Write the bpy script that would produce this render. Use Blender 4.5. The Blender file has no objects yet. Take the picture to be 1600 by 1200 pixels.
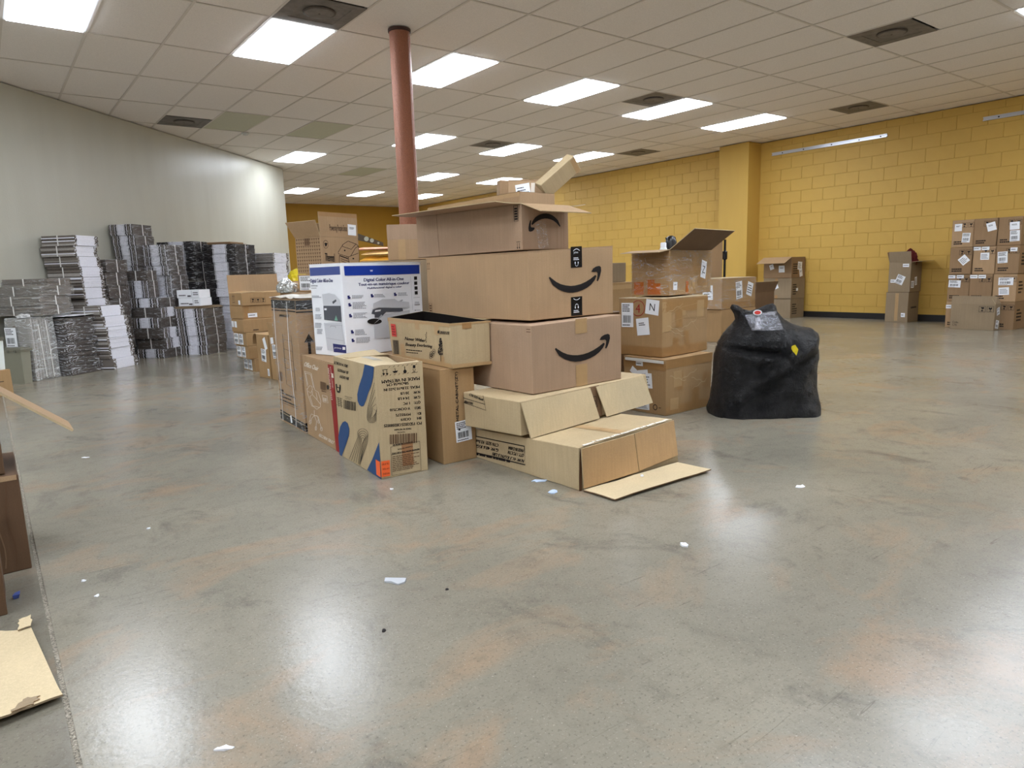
import bpy, bmesh, math, random
from mathutils import Vector, Matrix, noise
from mathutils.geometry import tessellate_polygon

SC = bpy.context.scene
COL = SC.collection
PI = math.pi
def rad(a): return a * PI / 180.0
def lin(c):
    c /= 255.0
    return c / 12.92 if c <= 0.04045 else ((c + 0.055) / 1.055) ** 2.4
def S(r, g, b): return (lin(r), lin(g), lin(b), 1.0)

# ------------------------------------------------------------------ camera
CAM_H = 0.985
CEIL = 3.17
yaw, pitch, roll = 0.6477, 0.1632, -0.0308
fw = Vector((math.sin(yaw) * math.cos(pitch), math.cos(yaw) * math.cos(pitch), -math.sin(pitch)))
rt = Vector((math.cos(yaw), -math.sin(yaw), 0.0))
up = rt.cross(fw)
r2 = rt * math.cos(roll) + up * math.sin(roll)
u2 = up * math.cos(roll) - rt * math.sin(roll)
cam = bpy.data.cameras.new('camera')
cam.sensor_fit = 'HORIZONTAL'
cam.sensor_width = 36.0
cam.lens = 36.0 * 1076.9 / 1600.0
cam.clip_start = 0.05
cam.clip_end = 100
camo = bpy.data.objects.new('camera', cam)
COL.objects.link(camo)
camo.matrix_world = Matrix(((r2.x, u2.x, -fw.x, 0), (r2.y, u2.y, -fw.y, 0), (r2.z, u2.z, -fw.z, CAM_H), (0, 0, 0, 1)))
SC.camera = camo

# ------------------------------------------------------------------ world, exposure
wd = bpy.data.worlds.new('world')
SC.world = wd
wd.use_nodes = True
wd.node_tree.nodes['Background'].inputs[0].default_value = (0.5, 0.5, 0.5, 1)
wd.node_tree.nodes['Background'].inputs[1].default_value = 0.3
SC.view_settings.view_transform = 'Standard'
SC.view_settings.look = 'None'
SC.view_settings.gamma = 1.0
SC.view_settings.use_curve_mapping = False
SC.view_settings.exposure = 1.52
LIGHT_POWER = 7.0          # radiance of the fluorescent diffusers

# ------------------------------------------------------------------ materials
MATS = {}
def mat(name, col, rough=0.7, spec=0.3, metal=0.0, var=0.0, vscale=8.0, bump=0.0, bscale=40.0, stretch=(1, 1, 1), col2=None, coat=0.0):
    if name in MATS: return MATS[name]
    m = bpy.data.materials.new(name)
    m.use_nodes = True
    nt = m.node_tree
    b = nt.nodes['Principled BSDF']
    b.inputs['Roughness'].default_value = rough
    b.inputs['Specular IOR Level'].default_value = spec
    b.inputs['Metallic'].default_value = metal
    b.inputs['Coat Weight'].default_value = coat
    b.inputs['Base Color'].default_value = col
    if var > 0 or bump > 0:
        tc = nt.nodes.new('ShaderNodeTexCoord')
        mp = nt.nodes.new('ShaderNodeMapping')
        mp.inputs['Scale'].default_value = stretch
        nt.links.new(tc.outputs['Object'], mp.inputs['Vector'])
    if var > 0:
        n = nt.nodes.new('ShaderNodeTexNoise')
        n.inputs['Scale'].default_value = vscale
        n.inputs['Detail'].default_value = 6
        n.inputs['Roughness'].default_value = 0.65
        nt.links.new(mp.outputs[0], n.inputs['Vector'])
        rp = nt.nodes.new('ShaderNodeValToRGB')
        c2 = col2 if col2 else tuple(c * (1 - var) for c in col[:3]) + (1,)
        c1 = col if col2 else tuple(min(1, c * (1 + var)) for c in col[:3]) + (1,)
        rp.color_ramp.elements[0].position = 0.3
        rp.color_ramp.elements[1].position = 0.7
        rp.color_ramp.elements[0].color = c2
        rp.color_ramp.elements[1].color = c1
        nt.links.new(n.outputs['Fac'], rp.inputs[0])
        nt.links.new(rp.outputs[0], b.inputs['Base Color'])
    if bump > 0:
        n2 = nt.nodes.new('ShaderNodeTexNoise')
        n2.inputs['Scale'].default_value = bscale
        n2.inputs['Detail'].default_value = 4
        nt.links.new(mp.outputs[0], n2.inputs['Vector'])
        bp = nt.nodes.new('ShaderNodeBump')
        bp.inputs['Strength'].default_value = bump
        bp.inputs['Distance'].default_value = 0.01
        nt.links.new(n2.outputs['Fac'], bp.inputs['Height'])
        nt.links.new(bp.outputs[0], b.inputs['Normal'])
    MATS[name] = m
    return m

def cardboard(name, r, g, b, rough=0.72):
    """kraft board: fibre speckle, faint vertical flutes, soft stains"""
    if name in MATS: return MATS[name]
    m = bpy.data.materials.new(name)
    m.use_nodes = True
    nt = m.node_tree; N = nt.nodes; L = nt.links
    bs = N['Principled BSDF']
    bs.inputs['Roughness'].default_value = rough
    bs.inputs['Specular IOR Level'].default_value = 0.25
    tc = N.new('ShaderNodeTexCoord')
    n1 = N.new('ShaderNodeTexNoise'); n1.inputs['Scale'].default_value = 260; n1.inputs['Detail'].default_value = 3
    n2 = N.new('ShaderNodeTexNoise'); n2.inputs['Scale'].default_value = 5; n2.inputs['Detail'].default_value = 5
    mp = N.new('ShaderNodeMapping'); mp.inputs['Scale'].default_value = (90, 90, 3)
    n3 = N.new('ShaderNodeTexNoise'); n3.inputs['Scale'].default_value = 1.0; n3.inputs['Detail'].default_value = 2
    L.new(tc.outputs['Object'], n1.inputs['Vector']); L.new(tc.outputs['Object'], n2.inputs['Vector'])
    L.new(tc.outputs['Object'], mp.inputs['Vector']); L.new(mp.outputs[0], n3.inputs['Vector'])
    def mixn(fac, a, bcol, f):
        mr = N.new('ShaderNodeMapRange'); mr.inputs['From Min'].default_value = 0.3; mr.inputs['From Max'].default_value = 0.7
        mr.inputs['To Min'].default_value = 0; mr.inputs['To Max'].default_value = f
        L.new(fac, mr.inputs[0])
        mx = N.new('ShaderNodeMixRGB'); mx.blend_type = 'MIX'
        L.new(mr.outputs[0], mx.inputs[0])
        if isinstance(a, tuple): mx.inputs[1].default_value = a
        else: L.new(a, mx.inputs[1])
        mx.inputs[2].default_value = bcol
        return mx.outputs[0]
    base = S(r, g, b)
    dk = S(r * .80, g * .78, b * .74)
    c = mixn(n1.outputs['Fac'], base, dk, 0.5)
    c = mixn(n2.outputs['Fac'], c, S(min(255, r * 1.08), min(255, g * 1.07), min(255, b * 1.05)), 0.5)
    c = mixn(n3.outputs['Fac'], c, S(r * .88, g * .87, b * .84), 0.30)
    L.new(c, bs.inputs['Base Color'])
    bp = N.new('ShaderNodeBump'); bp.inputs['Strength'].default_value = 0.12; bp.inputs['Distance'].default_value = 0.003
    L.new(n3.outputs['Fac'], bp.inputs['Height']); L.new(bp.outputs[0], bs.inputs['Normal'])
    MATS[name] = m
    return m

def plastic(name, tint, amount=0.12, bscale=14.0, hazy=0.0, band=0.014, crease=0.6):
    """clear crinkled wrap: mostly see-through with streaky highlights"""
    if name in MATS: return MATS[name]
    m = bpy.data.materials.new(name)
    m.use_nodes = True
    nt = m.node_tree; N = nt.nodes; L = nt.links
    N.remove(N['Principled BSDF'])
    out = N['Material Output']
    tr = N.new('ShaderNodeBsdfTransparent'); tr.inputs[0].default_value = (0.995, 0.995, 0.995, 1)
    gl = N.new('ShaderNodeBsdfGlossy'); gl.inputs['Roughness'].default_value = 0.16; gl.inputs['Color'].default_value = tint
    df = N.new('ShaderNodeBsdfDiffuse'); df.inputs['Color'].default_value = tint
    tc = N.new('ShaderNodeTexCoord')
    mp = N.new('ShaderNodeMapping'); mp.inputs['Scale'].default_value = (1, 1, 3.6); mp.inputs['Rotation'].default_value = (0.25, 0.2, 0.3)
    n = N.new('ShaderNodeTexNoise'); n.inputs['Scale'].default_value = bscale; n.inputs['Detail'].default_value = 5; n.inputs['Distortion'].default_value = 1.6
    L.new(tc.outputs['Object'], mp.inputs['Vector']); L.new(mp.outputs[0], n.inputs['Vector'])
    bp = N.new('ShaderNodeBump'); bp.inputs['Strength'].default_value = 0.9; bp.inputs['Distance'].default_value = 0.02
    L.new(n.outputs['Fac'], bp.inputs['Height'])
    L.new(bp.outputs[0], gl.inputs['Normal'])
    # thin white creases where the film folds on itself
    w = N.new('ShaderNodeTexNoise'); w.inputs['Scale'].default_value = bscale * 0.5; w.inputs['Detail'].default_value = 2; w.inputs['Distortion'].default_value = 1.0
    L.new(mp.outputs[0], w.inputs['Vector'])
    mr = N.new('ShaderNodeValToRGB')
    e = mr.color_ramp.elements
    e[0].position = 0.5 - band; e[0].color = (hazy, hazy, hazy, 1)
    e[1].position = 0.5; e[1].color = (crease, crease, crease, 1)
    e2 = mr.color_ramp.elements.new(0.5 + band); e2.color = (hazy, hazy, hazy, 1)
    L.new(w.outputs['Fac'], mr.inputs[0])
    m1 = N.new('ShaderNodeMixShader'); m1.inputs[0].default_value = amount
    L.new(tr.outputs[0], m1.inputs[1]); L.new(gl.outputs[0], m1.inputs[2])
    m2 = N.new('ShaderNodeMixShader')
    L.new(mr.outputs[0], m2.inputs[0]); L.new(m1.outputs[0], m2.inputs[1]); L.new(df.outputs[0], m2.inputs[2])
    L.new(m2.outputs[0], out.inputs['Surface'])
    MATS[name] = m
    return m

def emis(name, col, strength):
    m = bpy.data.materials.new(name); m.use_nodes = True
    nt = m.node_tree
    nt.nodes.remove(nt.nodes['Principled BSDF'])
    e = nt.nodes.new('ShaderNodeEmission')
    e.inputs[0].default_value = col; e.inputs[1].default_value = strength
    nt.links.new(e.outputs[0], nt.nodes['Material Output'].inputs['Surface'])
    return m

M_KRAFT = cardboard('kraft_board', 176, 146, 113)
M_KRAFT_PALE = cardboard('kraft_board_pale', 188, 168, 134)
M_KRAFT_WARM = cardboard('kraft_board_warm', 170, 138, 99)
M_KRAFT_DARK = cardboard('kraft_board_dark', 150, 122, 92)
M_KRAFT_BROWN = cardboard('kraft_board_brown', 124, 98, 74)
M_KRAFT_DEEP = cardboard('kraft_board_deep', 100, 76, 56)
M_KRAFT_ROSE = cardboard('kraft_board_rose', 172, 145, 121)
M_KRAFT_LIGHT = cardboard('kraft_board_light', 206, 188, 154)
M_KRAFT_TAN = cardboard('kraft_board_tan', 198, 164, 122)
M_KRAFT_GREY = cardboard('kraft_board_grey', 148, 130, 106)
M_INNER = cardboard('kraft_inner', 166, 138, 106)
M_WHITEBOX = mat('white_carton', S(244, 246, 251), 0.5, 0.3, var=0.03, vscale=3)
M_WHITE = mat('white_paper', S(236, 238, 242), 0.6, 0.2)
M_BLACKINK = mat('black_ink', S(32, 28, 28), 0.6, 0.2)
M_GREYINK = mat('grey_ink', S(96, 92, 96), 0.6, 0.2)
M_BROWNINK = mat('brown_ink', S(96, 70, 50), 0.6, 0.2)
M_LGREY = mat('light_grey_ink', S(190, 192, 200), 0.5, 0.2)
M_MGREY = mat('mid_grey_ink', S(150, 152, 160), 0.5, 0.2)
M_NAVY = mat('navy_ink', S(44, 48, 108), 0.5, 0.3)
M_BLUE = mat('blue_ink', S(26, 60, 160), 0.4, 0.3)
M_BLUE2 = mat('slate_blue_ink', S(72, 88, 150), 0.4, 0.3)
M_SWOOSH = mat('swoosh_blue_ink', S(38, 74, 122), 0.5, 0.3, var=0.05, vscale=30)
M_RED = mat('red_ink', S(148, 34, 34), 0.5, 0.3)
M_WHITEINK = mat('white_ink', S(224, 212, 196), 0.6, 0.2)
M_ORANGE = mat('orange_sticker', S(240, 104, 52), 0.5, 0.3)
M_REDSTICK = mat('red_sticker', S(214, 72, 64), 0.5, 0.3)
M_ORTAPE = mat('orange_tape', S(186, 100, 36), 0.35, 0.4, var=0.1, vscale=30)
M_TAPE = mat('brown_packing_tape', S(160, 122, 78), 0.3, 0.5, var=0.06, vscale=25)
M_TAPE_LIGHT = mat('tan_packing_tape', S(178, 146, 104), 0.35, 0.45, var=0.05, vscale=25)
M_BLACKTAPE = mat('black_printed_tape', S(20, 20, 24), 0.25, 0.5)
M_CLEAR = plastic('clear_wrap', (0.9, 0.92, 0.95, 1), 0.06, 9, 0.0, .009, .5)
M_CLEARTAPE = plastic('clear_tape', (0.95, 0.95, 0.95, 1), 0.16, 25)
M_WRAP = plastic('bundle_wrap', (0.86, 0.87, 0.90, 1), 0.06, 10, 0.0, .008, .7)
M_WRAP_CRINKLE = plastic('crinkled_wrap', (0.88, 0.89, 0.92, 1), 0.08, 15, 0.02, .022, .75)
M_WRAP_HAZY = plastic('hazy_wrap', (0.85, 0.85, 0.84, 1), 0.10, 12, 0.05, .016, .6)
M_BOARD_DK = mat('grey_board_edge', S(86, 78, 72), 0.8, 0.2, var=0.22, vscale=60, stretch=(1, 1, 6))
M_BOARD_MID = mat('grey_board_edge_mid', S(124, 116, 108), 0.8, 0.2, var=0.2, vscale=60, stretch=(1, 1, 6))
M_BOARD_BLK = mat('black_board_edge', S(30, 26, 26), 0.8, 0.2, var=0.2, vscale=60)
M_BOARD_WHT = mat('white_board_edge', S(238, 238, 246), 0.7, 0.2, var=0.05, vscale=50)
M_BOARD_LT = mat('pale_board_edge', S(170, 164, 158), 0.8, 0.2, var=0.15, vscale=60)
M_STRAP = mat('white_strap', S(226, 224, 220), 0.5, 0.3)
M_PLATE = mat('grey_plastic_bin', S(142, 140, 124), 0.45, 0.4, var=0.03)
M_PLATEDK = mat('grey_bin_lid', S(112, 110, 98), 0.45, 0.4)
M_WHITEPL = mat('white_plastic', S(226, 232, 228), 0.4, 0.4)
M_STEEL = mat('brushed_aluminium', S(196, 198, 204), 0.3, 0.5, metal=0.85)
M_DARK = mat('painted_inside_shade', S(26, 22, 20), 0.9, 0.1)
M_YELLOWMAIL = mat('gold_padded_mailer', S(222, 164, 60), 0.5, 0.4, var=0.1, vscale=12)
M_CREAM = mat('cream_mailer', S(240, 206, 140), 0.5, 0.4, var=0.05)
M_PINK = mat('pink_envelope', S(232, 168, 140), 0.6, 0.3)
M_YELLOWBAG = mat('yellow_film', S(226, 204, 44), 0.3, 0.5, var=0.1, vscale=10)
M_MAROON = mat('maroon_cloth', S(92, 30, 34), 0.85, 0.2, var=0.25, vscale=30)
M_BLACKPL = mat('black_film', S(18, 18, 20), 0.28, 0.5, bump=0.4, bscale=20)

# ------------------------------------------------------------------ mesh helpers
class MB:
    def __init__(s): s.v = []; s.f = []; s.m = []
    def quadbox(s, lo, hi, mi=0, mtx=None, skip=()):
        x0, y0, z0 = lo; x1, y1, z1 = hi
        p = [(x0, y0, z0), (x1, y0, z0), (x1, y1, z0), (x0, y1, z0), (x0, y0, z1), (x1, y0, z1), (x1, y1, z1), (x0, y1, z1)]
        s.hexa(p, mi, mtx, skip)
    def hexa(s, p, mi=0, mtx=None, skip=()):
        o = len(s.v)
        if mtx: p = [tuple(mtx @ Vector(q)) for q in p]
        s.v += [tuple(q) for q in p]
        fs = {'b': (0, 3, 2, 1), 't': (4, 5, 6, 7), 'f': (0, 1, 5, 4), 'r': (1, 2, 6, 5), 'k': (2, 3, 7, 6), 'l': (3, 0, 4, 7)}
        for k, f in fs.items():
            if k in skip: continue
            s.f.append(tuple(o + i for i in f)); s.m.append(mi)
    def chamfer(s, lo, hi, c, mi=0):
        """box with a bevel all round its upper face (tiles, blocks: +z is the show side)"""
        x0, y0, z0 = lo; x1, y1, z1 = hi
        o = len(s.v)
        s.v += [(x0, y0, z0), (x1, y0, z0), (x1, y1, z0), (x0, y1, z0),
                (x0, y0, z1 - c), (x1, y0, z1 - c), (x1, y1, z1 - c), (x0, y1, z1 - c),
                (x0 + c, y0 + c, z1), (x1 - c, y0 + c, z1), (x1 - c, y1 - c, z1), (x0 + c, y1 - c, z1)]
        for a in range(4):
            b = (a + 1) % 4
            s.f += [(o + a, o + b, o + 4 + b, o + 4 + a), (o + 4 + a, o + 4 + b, o + 8 + b, o + 8 + a)]; s.m += [mi, mi]
        s.f.append((o + 8, o + 9, o + 10, o + 11)); s.m.append(mi)
        s.f.append((o + 3, o + 2, o + 1, o)); s.m.append(mi)
    def poly(s, pts, mi=0):
        o = len(s.v); s.v += [tuple(p) for p in pts]
        s.f.append(tuple(range(o, o + len(pts)))); s.m.append(mi)
    def tube(s, pts, r, n=8, mi=0, close=True):
        """round bar along a polyline"""
        o = len(s.v); k = len(pts)
        rr = r if isinstance(r, (list, tuple)) else [r] * k
        for i, p in enumerate(pts):
            p = Vector(p)
            a = Vector(pts[max(0, i - 1)]); b = Vector(pts[min(k - 1, i + 1)])
            t = (b - a).normalized()
            h = Vector((0, 0, 1)) if abs(t.z) < 0.9 else Vector((1, 0, 0))
            e1 = t.cross(h).normalized(); e2 = t.cross(e1)
            for j in range(n):
                an = 2 * PI * j / n
                s.v.append(tuple(p + (e1 * math.cos(an) + e2 * math.sin(an)) * rr[i]))
        for i in range(k - 1):
            for j in range(n):
                j2 = (j + 1) % n
                s.f.append((o + i * n + j, o + i * n + j2, o + (i + 1) * n + j2, o + (i + 1) * n + j)); s.m.append(mi)
        if close:
            s.f.append(tuple(o + j for j in range(n))[::-1]); s.m.append(mi)
            s.f.append(tuple(o + (k - 1) * n + j for j in range(n))); s.m.append(mi)
    def lathe(s, prof, n=24, mi=0, ctr=(0, 0, 0)):
        o = len(s.v)
        for r, z in prof:
            for j in range(n):
                a = 2 * PI * j / n
                s.v.append((ctr[0] + r * math.cos(a), ctr[1] + r * math.sin(a), ctr[2] + z))
        for i in range(len(prof) - 1):
            for j in range(n):
                j2 = (j + 1) % n
                s.f.append((o + i * n + j, o + i * n + j2, o + (i + 1) * n + j2, o + (i + 1) * n + j)); s.m.append(mi)
        s.f.append(tuple(o + j for j in range(n))[::-1]); s.m.append(mi)
        s.f.append(tuple(o + (len(prof) - 1) * n + j for j in range(n))); s.m.append(mi)
    def mesh(s, name, mats, smooth=None):
        me = bpy.data.meshes.new(name)
        me.from_pydata(s.v, [], s.f)
        for mm in (mats if isinstance(mats, (list, tuple)) else [mats]): me.materials.append(mm)
        me.polygons.foreach_set('material_index', s.m)
        if smooth is not None:
            me.polygons.foreach_set('use_smooth', [True] * len(s.f))
            me.set_sharp_from_angle(angle=rad(smooth))
        me.update()
        return me
    def build(s, name, mats, parent=None, smooth=None, **kw):
        return obj(name, s.mesh(name, mats, smooth), parent, **kw)

def obj(name, me, parent=None, label=None, cat=None, group=None, kind=None, loc=None, rotz=None):
    o = bpy.data.objects.new(name, me)
    COL.objects.link(o)
    if parent is not None: o.parent = parent
    if loc is not None: o.location = loc
    if rotz is not None: o.rotation_euler = (0, 0, rotz)
    if label: o['label'] = label
    if cat: o['category'] = cat
    if group: o['group'] = group
    if kind: o['kind'] = kind
    return o
def thing(name, label, cat, loc=(0, 0, 0), rotz=0.0, group=None):
    o = obj(name, None, None, label, cat, group, None, loc, rotz)
    o.empty_display_size = 0.1
    return o
def merge(me, d=1e-5):
    bm = bmesh.new(); bm.from_mesh(me)
    bmesh.ops.remove_doubles(bm, verts=bm.verts, dist=d)
    bm.to_mesh(me); bm.free()

TXT = {}
def text_shape(body):
    """2-D triangles of a line of lettering, cap height about 1, starting at x = 0"""
    if body in TXT: return TXT[body]
    cu = bpy.data.curves.new('t', 'FONT'); cu.body = body; cu.size = 1.4; cu.resolution_u = 2
    ob = bpy.data.objects.new('t', cu)
    COL.objects.link(ob)
    me = ob.to_mesh()
    vs = [(v.co.x, v.co.y) for v in me.vertices]
    fs = [tuple(p.vertices) for p in me.polygons]
    ob.to_mesh_clear()
    bpy.data.objects.remove(ob); bpy.data.curves.remove(cu)
    x0 = min([v[0] for v in vs] or [0]); x1 = max([v[0] for v in vs] or [1])
    vs = [(v[0] - x0, v[1]) for v in vs]
    TXT[body] = (vs, fs, x1 - x0)
    return TXT[body]

# ------------------------------------------------------------------ flat print laid on any frame
class Surface:
    """frame(u, v, off) -> local point on the parent; print parts are thin meshes on it"""
    def __init__(s, frame, parent): s.fr = frame; s.parent = parent
    def _emit(s, name, polys, m, off, parent=None, label=None, solid=0.0, xf=None):
        mb = MB()
        for vs, fs in polys:
            o = len(mb.v)
            for (u, v) in vs:
                if xf: u, v = xf(u, v)
                mb.v.append(tuple(s.fr(u, v, off)))
            for f in fs: mb.f.append(tuple(o + i for i in f)); mb.m.append(0)
        return mb.build(name, m, parent or s.parent, label=label)
    def rot(s, u0, v0, a):
        c, sn = math.cos(rad(a)), math.sin(rad(a))
        return lambda u, v: (u0 + c * (u - u0) - sn * (v - v0), v0 + sn * (u - u0) + c * (v - v0))
    @staticmethod
    def rectpoly(u, v, w, h, n=3):
        vs = [(u + w * i / n, v + h * j / n) for j in range(n + 1) for i in range(n + 1)]
        fs = [(j * (n + 1) + i, j * (n + 1) + i + 1, (j + 1) * (n + 1) + i + 1, (j + 1) * (n + 1) + i) for j in range(n) for i in range(n)]
        return vs, fs
    @staticmethod
    def outline(pts):
        tri = tessellate_polygon([[Vector((p[0], p[1], 0)) for p in pts]])
        fs = []
        for t in tri:
            a, b, c = [pts[i] for i in t]
            ar = (b[0] - a[0]) * (c[1] - a[1]) - (b[1] - a[1]) * (c[0] - a[0])
            fs.append(tuple(t) if ar > 0 else (t[0], t[2], t[1]))
        return list(pts), fs
    @staticmethod
    def stroke(pts, wdt, closed=False):
        k = len(pts); vs = []; fs = []
        for i, p in enumerate(pts):
            a = pts[(i - 1) % k] if (closed or i > 0) else p
            b = pts[(i + 1) % k] if (closed or i < k - 1) else p
            dx, dy = b[0] - a[0], b[1] - a[1]
            l = math.hypot(dx, dy) or 1
            nx, ny = -dy / l * wdt / 2, dx / l * wdt / 2
            vs += [(p[0] - nx, p[1] - ny), (p[0] + nx, p[1] + ny)]
        for i in range(k if closed else k - 1):
            j = (i + 1) % k
            fs.append((2 * i, 2 * j, 2 * j + 1, 2 * i + 1))
        return vs, fs
    def rect(s, name, u, v, w, h, m, a=0, off=0.0016, n=3, **kw):
        return s._emit(name, [s.rectpoly(u, v, w, h, n)], m, off, xf=s.rot(u + w / 2, v + h / 2, a), **kw)
    def shapes(s, name, polys, m, off=0.0018, **kw): return s._emit(name, polys, m, off, **kw)
    def text(s, name, lines, m, off=0.002, parent=None, label=None):
        """lines: (string, u, v, cap height, rotation, target width or 0, align)"""
        polys = []
        for ln in lines:
            body, u, v, h = ln[:4]
            a = ln[4] if len(ln) > 4 else 0
            tw = ln[5] if len(ln) > 5 else 0
            al = ln[6] if len(ln) > 6 else 'l'
            vs, fs, wd_ = text_shape(body)
            sx = (tw / wd_) if tw else h
            dx = {'l': 0, 'c': -wd_ * sx / 2, 'r': -wd_ * sx}[al]
            xf = s.rot(0, 0, a)
            out = []
            for (x, y) in vs:
                p = xf(x * sx + dx, y * h)
                out.append((u + p[0], v + p[1]))
            polys.append((out, fs))
        return s._emit(name, polys, m, off, parent, label)
    def bars(s, u, v, w, h, rng, a=0, ctr=None):
        x = 0; polys = []
        ctr = ctr or (u + w / 2, v + h / 2)
        xf = s.rot(ctr[0], ctr[1], a)
        while x < w:
            b = rng.uniform(.010, .045) * w
            if x + b > w: break
            vs, fs = s.rectpoly(u + x, v, b, h, 1)
            polys.append(([xf(*q) for q in vs], fs))
            x += b + rng.uniform(.010, .04) * w
        return polys
    def barcode(s, u, v, w, h, a=0, m=None, seed=1, parent=None):
        return s._emit('barcode', s.bars(u, v, w, h, random.Random(seed), a), m or M_BLACKINK, 0.002, parent)
    def greek(s, u, v, w, h, nl, rng, a=0, ctr=None, fill=0.5):
        """lines of print too small to read"""
        polys = []; ctr = ctr or (u + w / 2, v + h / 2); xf = s.rot(ctr[0], ctr[1], a)
        for i in range(nl):
            y = v + h * (i + 0.25) / nl; x = u; end = u + w * rng.uniform(.6, 1)
            while x < end:
                l = rng.uniform(.06, .2) * w
                l = min(l, u + w - x)
                vs, fs = s.rectpoly(x, y, l * .85, h / nl * fill, 1)
                polys.append(([xf(*q) for q in vs], fs)); x += l
        return polys
    def sticker(s, u, v, w, h, a=0, seed=0, style='ship', name='shipping_label', letter=None, m=None, label=None):
        """paper label with its print as a sub-part"""
        rng = random.Random(seed)
        lab = s.rect(name, u, v, w, h, m or M_WHITE, a, 0.0022, 2, label=label)
        ctr = (u + w / 2, v + h / 2)
        pol = []
        if style == 'ship':
            pol += s.greek(u + .08 * w, v + .62 * h, .8 * w, .33 * h, 4, rng, a, ctr)
            pol += s.bars(u + .12 * w, v + .18 * h, .7 * w, .3 * h, rng, a, ctr)
            pol += s.greek(u + .08 * w, v + .04 * h, .7 * w, .1 * h, 1, rng, a, ctr, .4)
        elif style == 'note':
            pol += s.greek(u + .2 * w, v + .55 * h, .6 * w, .22 * h, 2, rng, a, ctr, .45)
        elif style == 'lines':
            pol += s.greek(u + .1 * w, v + .15 * h, .8 * w, .7 * h, 4, rng, a, ctr, .35)
        elif style == 'bar':
            pol += s.greek(u + .1 * w, v + .35 * h, .8 * w, .3 * h, 1, rng, a, ctr, .6)
        if letter:
            vs, fs, wd_ = text_shape(letter)
            sc = min(.5 * h, .55 * w / wd_)
            xf = s.rot(ctr[0], ctr[1], a)
            pol.append(([xf(ctr[0] - wd_ * sc / 2 + x * sc, ctr[1] - sc / 2 + y * sc) for x, y in vs], fs))
        if pol: s._emit('printed_text', pol, M_BLACKINK, 0.0028, lab)
        return lab

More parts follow.
